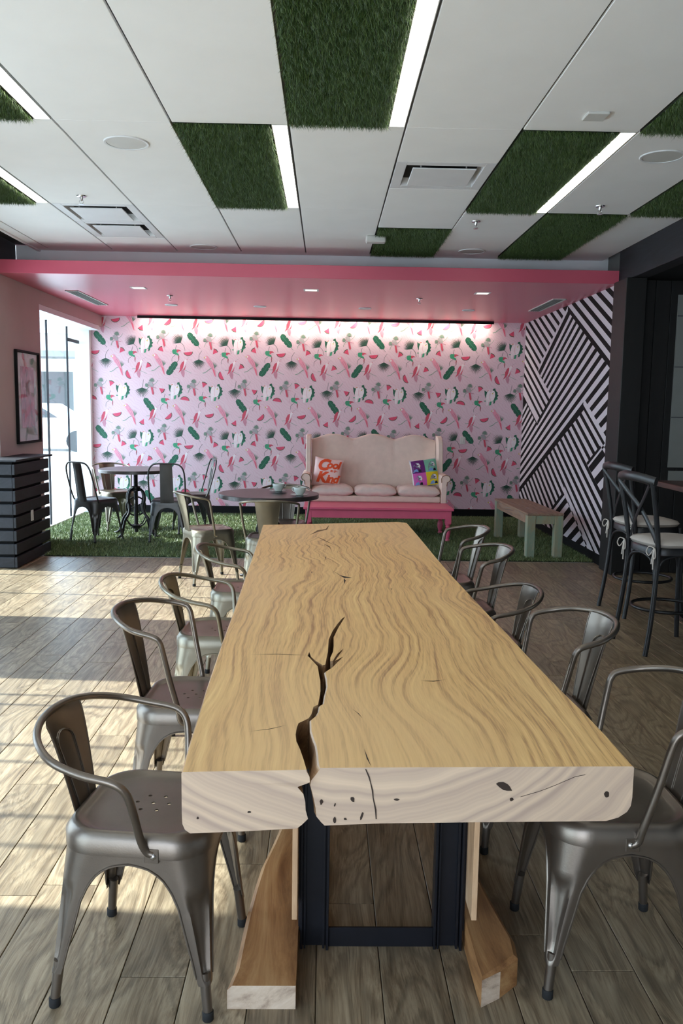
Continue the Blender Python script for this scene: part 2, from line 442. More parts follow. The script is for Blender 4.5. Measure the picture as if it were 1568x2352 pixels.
# floor: sub-floor and every plank
fl = struct(MB().box(-3.34, XRR, YF, 8.06, -0.12, -0.012).build('floor', M['floor']))
k0 = -18; PW = 0.1689
rows = [(-0.008+PW*k, k) for k in range(-18, 32)]
anch = {-4: 2.36, -2: 2.01, 1: 1.947, 4: 2.04, -6: 2.374, -3: 2.36, 0: 2.687}
nplank = 0
for x0, k in rows:
    L0 = 1.24
    x1 = x0+PW
    if x0 > 3.35: ybeg = 99
    ybeg = 1.0 if x0 < 1.1 else (1.0+(x0-1.1)*1.6)
    if x0 > 3.3: break
    yj = (anch.get(k, 1.0+random.random()*1.2)) - 2*L0
    while yj < 8.06:
        ln = L0*random.choice((0.72, 1.0, 1.0, 1.18))
        a, b_ = max(yj, ybeg-0.4), min(yj+ln, 8.06)
        yj += ln
        if b_-a < 0.05 or b_ < ybeg: continue
        cx, cy = (x0+x1)/2, (a+b_)/2
        xa, xb = max(x0+0.0012, -3.2), x1-0.0012
        q = MB(); c = 0.0012; la, lb = a+0.0012-cy, b_-0.0012-cy
        vs = [(xa-cx, la, -0.012), (xb-cx, la, -0.012), (xb-cx, lb, -0.012), (xa-cx, lb, -0.012),
              (xa-cx+c, la+c, 0), (xb-cx-c, la+c, 0), (xb-cx-c, lb-c, 0), (xa-cx+c, lb-c, 0)]
        vs[4:4] = [(p[0], p[1], -c) for p in vs[:4]]
        q.add(vs, [(0, 1, 5, 4), (1, 2, 6, 5), (2, 3, 7, 6), (3, 0, 4, 7), (4, 5, 9, 8), (5, 6, 10, 9), (6, 7, 11, 10), (7, 4, 8, 11), (8, 9, 10, 11)])
        o = q.build('floor_plank', M['floor'], fl); o.location = (cx, cy, 0)
        nplank += 1
# floor base under the turf
struct(MB().box(-3.34, XR, 8.06, YB+0.2, -0.12, 0.0).build('floor', M['concrete']))

# artificial turf (one carpet of uncountable blades)
def turf_mesh(name, rects, n, h, wd, down=False, z=0.0, lean=0.4, mats=None, base=0.006):
    ar = np.array([(r_[1]-r_[0])*(r_[3]-r_[2]) for r_ in rects]); cnt = (n*ar/ar.sum()).astype(int)
    px = np.concatenate([rng.uniform(r_[0]+0.001, r_[1]-0.001, k) for r_, k in zip(rects, cnt)])
    py = np.concatenate([rng.uniform(r_[2]+0.001, r_[3]-0.001, k) for r_, k in zip(rects, cnt)]); n = len(px)
    hh = h*rng.uniform(0.6, 1.15, n)
    an = rng.uniform(0, 2*np.pi, n); ln = rng.normal(0, lean, (n, 2))*hh[:, None]
    sgn = -1 if down else 1
    dx = np.cos(an)*wd/2; dy = np.sin(an)*wd/2
    V = np.zeros((n, 3, 3))
    V[:, 0] = np.c_[px-dx, py-dy, np.full(n, z)]; V[:, 1] = np.c_[px+dx, py+dy, np.full(n, z)]
    V[:, 2] = np.c_[px+ln[:, 0], py+ln[:, 1], z+sgn*hh]
    zb = (z, z-base) if not down else (z+base, z)
    B = MB()
    for x0, x1, y0, y1 in rects: B.box(x0, x1, y0, y1, min(zb), max(zb))
    bv = np.array(B.v); nb = len(bv)
    me = bpy.data.meshes.new(name)
    nv = nb+3*n
    me.vertices.add(nv); me.vertices.foreach_set('co', np.concatenate([bv.ravel(), V.ravel()]))
    nf = len(B.f)
    me.loops.add(nf*4+3*n); me.polygons.add(nf+n)
    li = np.concatenate([np.array(B.f).ravel(), np.arange(nb, nv)])
    me.loops.foreach_set('vertex_index', li.astype(np.int32))
    ls = np.concatenate([np.arange(nf)*4, nf*4+np.arange(n)*3]); lt = np.concatenate([np.full(nf, 4), np.full(n, 3)])
    me.polygons.foreach_set('loop_start', ls.astype(np.int32)); me.polygons.foreach_set('loop_total', lt.astype(np.int32))
    me.materials.append(mats[0]); me.materials.append(mats[1])
    me.polygons.foreach_set('material_index', np.concatenate([np.ones(nf), np.zeros(n)]).astype(np.int32))
    me.update(calc_edges=True)
    at = me.attributes.new('tone', 'FLOAT', 'POINT')
    t = np.concatenate([np.zeros(nb), np.repeat(np.clip(rng.normal(0.45, 0.25, n), 0, 1), 3)])
    at.data.foreach_set('value', t.astype(np.float32))
    return me
me = turf_mesh('artificial_turf', [(-2.725, XR-0.016, 8.07, YB-0.02), (-2.995, -2.725, 8.365, YB-0.02), (-3.245, -2.995, 8.98, 11.30)], 230000, 0.03, 0.006, z=0.006, lean=0.45, mats=(M['turf'], M['turf_back']), base=0.005)
o = bpy.data.objects.new('artificial_turf', me); COL.objects.link(o)
tag(o, 'green artificial turf carpet laid in front of the papered wall', 'artificial grass', kind='stuff')

# wall behind with wallpaper
wb = struct(MB().box(-3.34, XR+0.2, YB, YB+0.2, 0, ZS+0.1).build('wall_back', M['wallpaper']))
struct(MB().box(-3.13, XR, YB-0.018, YB, 0, 0.12, c=0.003).build('baseboard_back', M['blackpaint']))
# left wall in solid pieces around the openings
wl = MB()
GX = -3.34
for a, b_ in ((YF, -2.2), (1.0, 2.42), (4.52, 5.75), (7.79, 8.945)):
    wl.box(GX, XL, a, b_, 0, ZS)
for a, b_ in ((-2.2, 1.0), (2.42, 4.52), (5.75, 7.79), (8.945, YB)):
    wl.box(GX, XL, a, b_, 2.5, ZS)
o = struct(wl.build('wall_left', M['pinkwall']))
struct(MB().box(GX, XL, YF, 8.33, ZS, 3.1).build('wall_left', M['darkgrey']))
# windows in the left wall
def window(nm, y0, y1, mull, transom=None, jamb=None):
    w = bpy.data.objects.new(nm, None); COL.objects.link(w); w['kind'] = 'structure'; w.location = (-3.1, (y0+y1)/2, 0)
    oy = -(y0+y1)/2; ox = 3.1
    f = MB(); f.box(-3.335+ox, -3.005+ox, y0+0.0005+oy, y0+0.03+oy, 0.0, 2.4995, c=0.002); f.build('side_jamb', M['white_paint'], w)
    f = MB(); x1 = -3.005 if jamb is None else jamb
    f.box(-3.335+ox, x1+ox, y1-(0.03 if jamb is None else 0.09)+oy, y1+oy-0.0005, 0.0, 2.4995, c=0.002); f.build('side_jamb', M['white_paint'], w)
    ye = y1-(0.031 if jamb is None else 0.091)
    MB().box(-3.335+ox, -3.005+ox, y0+0.031+oy, ye+oy, 2.44, 2.4995, c=0.002).build('head_frame', M['white_paint'], w)
    MB().box(-3.335+ox, -3.25+ox, y0+0.031+oy, ye+oy, 0.0, 0.03).build('window_sill', M['white_paint'], w)
    MB().box(-3.303+ox, -3.297+ox, y0+0.032+oy, ye+oy, 0.031, 2.439).build('pane', M['glass'], w)
    for y in mull:
        MB().box(-3.294+ox, -3.275+ox, y-0.011+oy, y+0.011+oy, 0.031, 2.439).build('mullion', M['navy'], w)
    if transom:
        MB().box(-3.294+ox, -3.27+ox, transom[0]+oy, transom[1]+oy, transom[2], transom[2]+0.04).build('transom_bar', M['darkgrey'], w)
    return w
window('window_1', 8.945, YB-0.004, (10.02, 10.80), (10.82, 11.28, 2.26), jamb=-3.145)
window('window_2', 5.75, 7.79, (6.5, 7.2))
window('window_3', 2.42, 4.52, (4.24, 4.10, 3.62, 3.45, 3.0, 2.8))  # unseen mullions added to break the sun into streaks on the floor
window('added_bounce_window', -2.2, 1.0, (-1.2, -0.1))  # unseen window, added so bounced sun brightens the room and ceiling
# behind the camera
wf = MB(); wf.box(GX, -2.8, YF-0.2, YF, 0, 3.1); wf.box(0.1, XRR, YF-0.2, YF, 0, 3.1); wf.box(-2.8, 0.1, YF-0.2, YF, 0, 0.1); wf.box(-2.8, 0.1, YF-0.2, YF, 2.6, 3.1)
struct(wf.build('wall_front', M['white_paint']))

# ceiling
CX0, CY0, T = -0.8264, 4.572, 0.61
cl = struct(MB().box(GX, XR+0.3, YF, 8.37, ZC+0.05, ZC+0.2).build('ceiling', M['plenum']))
G = 0.0055
def tile(c, k0, k1, name='ceiling_panel', xr=None, xl=None):
    x0 = CX0+T*c+G if xl is None else xl; x1 = (CX0+T*(c+1)-G) if xr is None else xr
    y0 = CY0+T*k0+0.0008; y1 = CY0+T*k1-0.0008
    o = MB().box(x0-(x0+x1)/2, x1-(x0+x1)/2, y0-(y0+y1)/2, y1-(y0+y1)/2, 0, 0.03, c=0.0015).build(name, M['white_tile'], cl)
    o.location = ((x0+x1)/2, (y0+y1)/2, ZC)
    return o
K = {-4: [(-9, -3), (-3, 0), (0, 3), (3, 6)], -3: [(-9, -3), (-3, 0), (3, 6)], -2: [(-9, -3), (0, 3), (5, 6)], -1: [(-9, -3), (-3, 0), (0, 3), (3, 6)],
     0: [(-9, -3), (-3, 0), (3, 6)], 1: [(-9, -6), (-6, -3), (0, 3), (3, 6)], 2: [(-9, -3), (-3, 0), (0, 1), (2, 4)], 3: [(-9, -3), (-3, 0), (3, 6)],
     4: [(-9, -3), (0, 3)], 5: [(-9, -3), (-3, 0), (3, 6)]}
for c, ks in K.items():
    for a, b_ in ks:
        if c == -4: tile(c, a, b_, xl=-2.76)
        elif c == 5: tile(c, a, b_, xr=XR)
        else: tile(c, a, b_)
# cross seams and main runners, recessed dark lines between the columns
gr = MB()
for c in range(-3, 6): gr.box(CX0+T*c-G, CX0+T*c+G, YF, 8.24, ZC+0.012, ZC+0.03)
gr.build('ceiling_grid', M['darkgrey'], cl)
MB().box(-2.76, XR, 8.235, 8.33, ZC+0.002, ZC+0.03).build('border_strip', M['white_tile'], cl)
MB().box(-2.79, -2.762, YF, 8.33, ZC-0.01, ZC+0.045).build('edge_trim', M['white_tile'], cl)
struct(MB().box(-3.0, XR+0.0605, 8.335, 8.36, ZS+0.119, ZC+0.045).build('trim_1', M['white_paint']))
# turf panels in the ceiling, each beside a light
ceil_turfs = {}
def turf_panel(c, k0, k1, label, light=True, w=None):
    ww = (0.505 if light else 0.595) if w is None else w
    ln = (k1-k0)*T-0.01
    key = (round(ww, 3), round(ln, 3))
    if key not in ceil_turfs:
        dens = 46000 if ln > 1.5 else 26000
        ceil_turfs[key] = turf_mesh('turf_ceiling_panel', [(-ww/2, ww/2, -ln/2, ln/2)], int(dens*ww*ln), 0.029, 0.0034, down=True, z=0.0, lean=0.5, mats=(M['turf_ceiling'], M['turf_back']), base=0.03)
    o = bpy.data.objects.new('turf_ceiling_panel', ceil_turfs[key]); COL.objects.link(o)
    o.location = (CX0+T*c+0.008+ww/2, CY0+T*(k0+k1)/2, ZC)
    tag(o, label, 'turf panel', 'artificial turf panels set in the ceiling')
def light_bar(c, k0, k1, label):
    ln = (k1-k0)*T-0.012
    t = thing('ceiling_light', (CX0+T*c+0.522+0.0395, CY0+T*(k0+k1)/2, ZC), 0, label, 'ceiling light', 'linear lights in the ceiling')
    f = MB(); h = ln/2
    f.box(-0.0425, -0.0385, -h, h, -0.001, 0.04); f.box(0.0385, 0.0425, -h, h, -0.001, 0.04); f.box(-0.0385, 0.0385, -h, -h+0.004, -0.001, 0.04); f.box(-0.0385, 0.0385, h-0.004, h, -0.001, 0.04)
    f.build('frame', M['offwhite'], t)
    MB().box(-0.038, 0.038, -h+0.005, h-0.005, 0.004, 0.02).build('diffuser', M['led'], t)
turf_panel(-2, -3, 0, 'turf ceiling panel at the left edge of the ceiling, nearer of the two there')
light_bar(-2, -3, 0, 'long white ceiling light at upper left, nearer of the two on the left')
turf_panel(-3, 0, 3, 'turf ceiling panel at the left edge of the ceiling, farther of the two there')
light_bar(-3, 0, 3, 'long white ceiling light at far left, just before the double air diffuser')
turf_panel(0, 0, 3, 'turf ceiling panel left of centre with a white light along its right edge')
light_bar(0, 0, 3, 'white ceiling light along the turf panel left of centre')
turf_panel(1, -3, 0, 'largest turf ceiling panel, at top centre of the photo')
light_bar(1, -3, 0, 'brightest ceiling light, right of the large turf panel at top centre')
turf_panel(3, 0, 3, 'turf ceiling panel right of the square air diffuser')
light_bar(3, 0, 3, 'white ceiling light slanting along the turf panel right of the air diffuser')
turf_panel(2, 4, 6, 'small dark turf ceiling panel above the pink fascia near the centre', light=False)
turf_panel(4, 3, 6, 'dark turf ceiling panel above the pink fascia on the right', light=False)
turf_panel(4, -3, 0, 'turf ceiling panel at the right edge, nearer of the two there', light=False)
turf_panel(5, 0, 3, 'turf ceiling panel at the right edge, farther of the two there', light=False, w=0.42)
o_ = MB().box(2.655, XR, CY0, CY0+3*T, ZC, ZC+0.03).build('ceiling_panel', M['white_tile'], cl)

# ceiling fixtures
def speaker(x, y, label, r=0.125, z=ZC):
    t = thing('ceiling_speaker', (x, y, z), 0, label, 'speaker', 'round speakers in the ceiling')
    MB().lathe([(r-0.014, -0.001), (r-0.014, -0.006), (r-0.003, -0.007), (r, -0.004), (r, -0.0005)], n=36, caps=False).build('trim_ring', M['white_paint'], t, smooth=30)
    MB().lathe([(0.001, -0.005), (r*0.5, -0.0045), (r-0.0145, -0.003), (r-0.0145, -0.0005), (0.001, -0.0005)], n=36, caps=False).build('grille', M['offwhite'], t, smooth=30)
speaker(-1.14, 4.93, 'large round ceiling speaker at upper left of the photo')
speaker(-1.152, 7.99, 'round ceiling speaker near the fascia, left of centre')
speaker(1.322, 7.95, 'round ceiling speaker near the fascia, between the two dark turf panels')
speaker(1.9, 4.97, 'round ceiling speaker at the right edge of the ceiling')
def diffuser(c, k, label):
    t = thing('air_diffuser', (CX0+T*(c+0.5), CY0+T*(k+0.5), ZC), 0, label, 'air vent', 'square air diffusers in the ceiling')
    h = T/2-0.006; f = MB()
    i = 0.235
    for (a, b_) in (((-h, -i), (-h, h)), ((i, h), (-h, h))): f.box(a[0], a[1], b_[0], b_[1], 0, 0.012, c=0.002)
    f.box(-i, i, -h, -i, 0, 0.012, c=0.002); f.box(-i, i, i, h, 0, 0.012, c=0.002)
    f.build('frame', M['white_paint'], t)
    n = MB(); n.grid([[(s*i, -i*0 + yy, zz) for yy, zz in ((-i, 0.002), (-i, 0.002))] for s in (-1, 1)]) if False else None
    pr = [(i, 0.003), (i-0.012, 0.05), (i-0.03, 0.085)]
    loops = [[(-a, -a, z), (a, -a, z), (a, a, z), (-a, a, z)] for a, z in pr]
    for l0, l1 in zip(loops, loops[1:]):
        for q in range(4): n.add([l0[q], l0[(q+1) % 4], l1[(q+1) % 4], l1[q]], [(3, 2, 1, 0)])
    n.build('neck', M['white_paint'], t)
    MB().box(-i+0.03, i-0.03, -i+0.03, i-0.03, 0.084, 0.09).build('duct', M['plenum'], t)
    p = MB(); a = 0.195
    p.box(-a, a, -a, a, -0.008, 0.0, c=0.003); p.build('plaque', M['white_paint'], t)
    for sx in (-1, 1):
        for sy in (-1, 1):
            o = MB().box(-0.004, 0.004, -0.004, 0.004, 0, 0.084).build('hanger', M['offwhite'], t); o.location = (sx*0.14, sy*0.14, 0)
diffuser(2, 1, 'square plaque air diffuser right of centre in the ceiling')
diffuser(-2, 3, 'square air diffuser at left, nearer of the adjoining pair')
diffuser(-2, 4, 'square air diffuser at left, farther of the adjoining pair')
def sprinkler(x, y, z, label):
    t = thing('sprinkler', (x, y, z), 0, label, 'sprinkler', 'fire sprinklers')
    MB().lathe([(0.035, 0), (0.033, -0.006), (0.012, -0.008), (0.009, -0.03), (0.006, -0.034)], n=18, caps=False).build('escutcheon', M['chrome'], t, smooth=40)
    d = MB(); d.tube([(0.012, 0, -0.03), (0.016, 0, -0.042), (0.004, 0, -0.054)], 0.002, 6); d.tube([(-0.012, 0, -0.03), (-0.016, 0, -0.042), (-0.004, 0, -0.054)], 0.002, 6)
    d.lathe([(0.004, -0.05), (0.02, -0.056), (0.02, -0.058), (0.003, -0.058)], n=16); d.build('deflector', M['chrome'], t)
sprinkler(-1.749, 6.169, ZC, 'chrome sprinkler hanging in front of the paired diffusers at left')
sprinkler(1.929, 6.153, ZC, 'dark sprinkler head on the white tile at right of the ceiling')
sprinkler(1.142, 6.714, ZC, 'tiny sprinkler head between the dark turf panels')
sprinkler(-1.694, 9.22, ZS, 'sprinkler under the pink soffit on the left')
sprinkler(0.972, 9.10, ZS, 'sprinkler under the pink soffit right of centre')
o = MB().box(-0.055, 0.055, -0.055, 0.055, -0.012, 0, c=0.004).build('sensor_plate', M['offwhite']); o.location = (1.312, 4.33, ZC)
tag(o, 'small square white sensor plate on the ceiling at upper right', 'sensor')
o = MB().box(-0.085, 0.085, -0.05, 0.05, -0.055, -0.001, c=0.01).build('wireless_router', M['offwhite']); o.location = (0.40, 7.36, ZC)
tag(o, 'white box hanging from the ceiling beside the small dark turf panel', 'router')

# pink soffit over the turf area
sf = MB(); sf.box(-3.0, XR+0.06, 7.83, YB, ZS, ZS+0.118, c=0.002); sf.box(-3.34, -3.0, 8.33, YB, ZS+0.001, ZS+0.118)
struct(sf.build('trim_2', M['pink']))
def downlight(x, y, label):
    t = thing('recessed_spotlight', (x, y, ZS), 0, label, 'spotlight', 'square spotlights under the pink soffit')
    f = MB(); h = 0.075; i = 0.058
    f.box(-h, -i, -h, h, -0.004, 0); f.box(i, h, -h, h, -0.004, 0); f.box(-i, i, -h, -i, -0.004, 0); f.box(-i, i, i, h, -0.004, 0)
    f.build('trim_frame', M['white_paint'], t)
    MB().box(-i, i, -i, i, -0.002, 0).build('lamp_face', M['led2'], t)
downlight(-1.905, 8.66, 'square spotlight under the pink soffit, left of three')
downlight(-0.17, 8.60, 'square spotlight under the pink soffit, middle of three')
downlight(1.552, 8.60, 'square spotlight under the pink soffit, right of three')
for x, lb in ((-1.83, 'leftmost'), (-0.796, 'second from left'), (0.434, 'third from left'), (1.652, 'rightmost')):
    speaker(x, 10.04, f'small round speaker disc under the pink soffit, {lb}', r=0.075, z=ZS)
def grille(x, y0, y1, label):
    t = thing('air_grille', (x, (y0+y1)/2, ZS), 0, label, 'air vent', 'slotted air grilles under the pink soffit')
    h = (y1-y0)/2; w = 0.07; f = MB()
    f.box(-w, -w+0.012, -h, h, -0.008, 0); f.box(w-0.012, w, -h, h, -0.008, 0); f.box(-w, w, -h, -h+0.012, -0.008, 0); f.box(-w, w, h-0.012, h, -0.008, 0)
    f.build('frame', M['offwhite'], t)
    MB().box(-w+0.012, w-0.012, -h+0.012, h-0.012, -0.001, 0).build('duct', M['plenum'], t)
    me = MB().box(-0.006, 0.006, -h+0.012, h-0.012, -0.008, -0.002).mesh('slat', M['grey_paint'])
    for i in range(4):
        s = bpy.data.objects.new('slat', me); COL.objects.link(s); s.parent = t; s.location = (-0.038+i*0.0253, 0, 0)
grille(-2.66, 8.95, 10.15, 'slotted white air grille under the pink soffit on the left')
grille(2.42, 8.9, 10.0, 'slotted white air grille under the pink soffit beside the striped wall')
# wall washer
t = thing('wall_washer', (-0.15, YB-0.10, ZS), 0, 'long warm strip light washing the top of the papered wall', 'light strip')
f = MB(); f.box(-2.35, 2.35, -0.035, -0.027, -0.035, 0); f.build('housing', M['blackpaint'], t)
MB().box(-2.35, 2.35, -0.026, 0.03, -0.004, 0).build('mounting_rail', M['blackpaint'], t)
dm = MB().box(-0.11, 0.11, -0.012, 0.014, -0.012, -0.004).mesh('lamp_strip', M['led3'])
for i in range(12):
    xx = -2.35+4.7*(i+0.5)/12
    s = bpy.data.objects.new('lamp_strip', dm); COL.objects.link(s); s.parent = t; s.location = (xx, 0, 0)
    ld = bpy.data.lights.new('washer_lamp', 'AREA'); ld.shape = 'RECTANGLE'; ld.size = 0.22; ld.size_y = 0.03; ld.energy = 2.2; ld.color = (1.0, 0.85, 0.68)
    lo = bpy.data.objects.new('washer_lamp', ld); COL.objects.link(lo); lo.parent = t; lo.location = (xx, 0.0, -0.014)
    lo.rotation_euler = Vector((0, 0.22, -1)).to_track_quat('-Z', 'Y').to_euler()

# mural wall on the right of the turf
struct(MB().box(XR+0.061, XR+0.2, 7.83, 8.45, ZS, 3.1).build('wall_right', M['grey_paint']))
wr = struct(MB().box(XR, XR+0.22, 7.78, YB, 0, ZS).build('wall_right', M['black_paintwall']))
struct(MB().box(XR-0.014, XR, 7.78, YB-0.02, 0, 0.10, c=0.003).build('baseboard_right', M['blackpaint']))
BASE_Z = 0.10
mur = MB(); XM = XR-0.001
def in_poly_clip(quad, poly):
    """clip a convex quad by a (possibly concave) polygon, via its triangles"""
    out = []
    tris = tessellate_polygon([[Vector((p[0], p[1], 0)) for p in poly]])
    for t in tris:
        tri = [poly[i] for i in t]
        if area2(tri) < 0: tri = tri[::-1]
        q = clip_poly(quad, tri)
        if len(q) >= 3 and abs(area2(q)) > 1e-6: out.append(q)
    return out
def put(q, x=XM):
    q = clip_poly(q, [(7.79, BASE_Z), (YB-0.002, BASE_Z), (YB-0.002, ZS), (7.79, ZS)]) if q else q
    if len(q) < 3 or abs(area2(q)) < 1e-6: return
    if area2(q) > 0: q = q[::-1]
    mur.add([(x, y, z) for y, z in q], [tuple(range(len(q)))])
def stripes(poly, slope, z0, period, white, n, slope2=None):
    """white bands z = slope*(Y-8.1)+z0+i*period, width white, clipped to poly"""
    for i in range(n):
        s = slope if slope2 is None else slope+(slope2-slope)*i/(n-1)
        f = lambda y, dz: z0+i*period+dz+s*(y-8.1)
        quad = [(7.0, f(7.0, 0)), (12.0, f(12.0, 0)), (12.0, f(12.0, white)), (7.0, f(7.0, white))]
        if area2(quad) < 0: quad = quad[::-1]
        for q in in_poly_clip(quad, poly): put(q)
def bar(p, q, w):
    """solid white band along p-q, width w above it (in z)"""
    put([p, q, (q[0], q[1]+w), (p[0], p[1]+w)], XM-0.0006)
Yf = 7.78
R1 = [(9.50, 2.66), (Yf, 2.66), (Yf, 1.88), (9.47, 2.655)]
stripes([(9.52, 2.66), (Yf, 2.66), (Yf, 1.876)], 0.456, 2.023, 0.127, 0.066, 8)
R2 = [(11.4, 2.65), (9.56, 2.65), (9.44, 2.58), (10.62, 1.98), (9.975, 1.652), (10.60, 1.335), (11.4, 1.70)]
stripes(R2, 0.46, 0.22-0.002, 0.1255, 0.072, 30)
bar((9.44, 2.575), (10.63, 1.965), 0.055)
bar((10.569, 1.319), (11.4, 1.69), 0.05)
R3 = [(9.40, 2.56), (Yf, 1.81), (Yf, 1.13), (8.70, 1.575), (11.4, 0.43), (11.4, 1.67), (10.569, 1.29), (9.90, 1.62), (10.60, 1.93)]
n3 = 16
for i in range(n3):
    u0, u1 = (i+0.40)/n3, (i+0.92)/n3
    def ln(u, y):
        # fan between the upper border (slope -.517) and the lower border (slope -.42), beyond it too
        s = -0.517+(0.097)*min(u/0.62, 1.0); z8 = 3.225+(1.815-3.225)*u/0.62
        return z8+s*(y-8.1)
    quad = [(7.0, ln(u1, 7.0)), (12.0, ln(u1, 12.0)), (12.0, ln(u0, 12.0)), (7.0, ln(u0, 7.0))]
    if area2(quad) < 0: quad = quad[::-1]
    for q in in_poly_clip(quad, R3): put(q)
bar((8.70, 1.545), (Yf, 1.09), 0.07)
R4 = [(8.68, 1.49), (Yf, 1.04), (Yf, 1.00), (8.10, 1.15), (8.50, 0.955), (Yf, 0.59), (Yf, -0.2), (9.28, 0.58), (9.74, 0.34), (9.30, 0.0), (11.4, 0.0), (11.4, 0.36)]
stripes(R4, 0.50, -1.68, 0.128, 0.067, 24)
R6 = [(8.46, 0.93), (Yf, 1.27), (Yf, 0.60)]
stripes(R6, -0.50, 0.28, 0.20, 0.10, 10)
bar((9.24, 0.575), (7.95, -0.06), 0.07)
R5 = [(9.22, 0.555), (9.72, 0.30), (9.2, 0.0), (8.0, 0.0)]
stripes(R5, -0.52, 0.10, 0.165, 0.078, 10)
o = mur.build('mural_stripes', M['mural_white'], wr)
o['kind'] = 'stuff'

# black timber screen, post, beam and bar recess on the right
sc = struct(MB().box(2.785, XRR, 7.62, 7.76, 0, ZS+0.009).build('wall_right', M['blackpaint']))
bw = 0.14; x = 2.78
pm = MB().box(-bw/2+0.002, bw/2-0.002, -0.012, 0.012, -1.3, 1.345, c=0.003).mesh('wall_board', M['blackwood_v'])
while x < 4.4:
    if not (3.03 < x-bw/2+0.01 < 3.2):
        pass
    o = bpy.data.objects.new('wall_board', pm); COL.objects.link(o); o.parent = sc; o.location = (x+bw/2, 7.606, 1.30)
    x += bw
struct(MB().box(2.60, 2.78, 7.44, 7.775, 0, ZS, c=0.004).build('trim_3', M['blackwood_v']))
struct(MB().box(XR, 2.80, YF, 7.83, ZS+0.006, ZC+0.04, c=0.004).build('trim_4', M['blackwood']))
struct(MB().box(2.80, XRR, YF, 7.76, ZS+0.01, ZS+0.1).build('ceiling', M['blackpaint']))
struct(MB().box(XRR, XRR+0.2, 3.0, 7.8, 0, ZC).build('wall_right', M['blackpaint']))
struct(MB().box(XRR, XRR+0.2, YF, 3.0, 0, ZC).build('wall_right', M['white_paint']))
# pale mesh panel in the screen
t = thing('perforated_panel', (3.25, 7.585, 0.98), 0, 'pale grey perforated metal panel on the black boards at the right edge', 'metal panel')
MB().box(-0.13, 0.13, -0.008, 0.008, 0, 1.54, c=0.002).build('sheet', M['grey_paint'], t)
for zz in (0.45, 0.9, 1.35): MB().box(-0.13, 0.13, -0.012, -0.0085, zz, zz+0.01).build('seam', M['darkgrey'], t)
MB().box(-0.13, 0.13, -0.03, -0.01, -0.17, -0.13).build('rail', M['blackpaint'], t)
MB().box(-0.12, 0.04, -0.008, 0.008, -0.128, -0.03, c=0.002).build('lower_sheet', M['grey_paint'], t)

# slatted dado around the left pier: core, slats on two faces, cap
wd = struct(MB().box(-2.995, -2.78, 7.46, 8.2, 0, 0.955).build('trim_5', M['blackpaint']))
DX, DY = -2.735, 7.40
for i in range(8):
    z0 = 0.012+i*0.1185; hh = 0.094
    o = MB().box(-0.0125, 0.0125, -0.455, 0.455, -hh/2, hh/2, c=0.003).build('slat', M['blackwood'], wd)
    o.location = (DX-0.0125, DY+0.455+0.0, z0+hh/2)
    o = MB().box(-0.35, 0.35, -0.0125, 0.0125, -hh/2, hh/2, c=0.003).build('slat', M['blackwood'], wd)
    o.location = (DX-0.026-0.35, DY+0.0125, z0+hh/2)
    o = None
MB().box(-3.4, -2.71, 7.375, 8.36, 0.957, 0.975, c=0.003).build('cap_board', M['blackwood'], wd).location = (0, 0, 0)
MB().box(-3.4, -3.0, 7.46, 7.785, 0, 0.955).build('core', M['blackpaint'], wd)

# framed print on the pier
t = thing('framed_print', (XL, 8.515, 1.53), 0, 'tall black framed pink abstract print on the pale pier', 'picture')
hy, hz = 0.325, 0.455
f = MB(); f.box(0.002, 0.03, -hy, -hy+0.022, -hz, hz, c=0.002); f.box(0.002, 0.03, hy-0.022, hy, -hz, hz, c=0.002)
f.box(0.002, 0.03, -hy+0.022, hy-0.022, -hz, -hz+0.022, c=0.002); f.box(0.002, 0.03, -hy+0.022, hy-0.022, hz-0.022, hz, c=0.002)
f.build('frame', M['blackpaint'], t)
mp_, nt, b = new_mat('pink_abstract_print')
tc = N(nt, 'ShaderNodeTexCoord'); mpn = N(nt, 'ShaderNodeMapping'); mpn.inputs['Scale'].default_value = (1, 5, 2); nt.links.new(tc.outputs['Object'], mpn.inputs[0])
no = N(nt, 'ShaderNodeTexNoise'); no.inputs['Scale'].default_value = 3.0; no.inputs['Detail'].default_value = 5; no.inputs['Distortion'].default_value = 1.0; nt.links.new(mpn.outputs[0], no.inputs['Vector'])
r = N(nt, 'ShaderNodeValToRGB'); e = r.color_ramp.elements
e[0].position = 0.33; e[0].color = lin((120, 24, 44)); e[1].position = 0.74; e[1].color = lin((222, 140, 140))
e2 = e.new(0.5); e2.color = lin((186, 58, 78))
nt.links.new(no.outputs[0], r.inputs[0]); nt.links.new(r.outputs[0], b.inputs['Base Color']); b.inputs['Roughness'].default_value = 0.35
M['print'] = mp_
M['mat_board'] = plain('pale_patterned_mat_board', (226, 206, 200), 0.6, 0, 0.08, 9)
M['leafgrey'] = plain('grey_green_leaf_print', (158, 156, 140), 0.6)
M['petal'] = plain('rose_petal_print', (196, 84, 96), 0.6)
MB().box(0.003, 0.008, -hy+0.022, hy-0.022, -hz+0.022, hz-0.022).build('mat_board', M['mat_board'], t)
MB().box(0.0085, 0.010, -0.19, 0.19, -0.30, 0.30).build('picture', M['print'], t)
q = MB()
def leafpoly(cx, cy, L, Wd, ang, n=7):
    pts = []
    for i in range(n+1):
        u = i/n; pts.append((u*L, math.sin(math.pi*u)**0.8*Wd/2))
    for i in range(n-1, 0, -1):
        u = i/n; pts.append((u*L, -math.sin(math.pi*u)**0.8*Wd/2))
    c, s = math.cos(ang), math.sin(ang)
    return [(cx+x*c-y*s, cy+x*s+y*c) for x, y in pts]
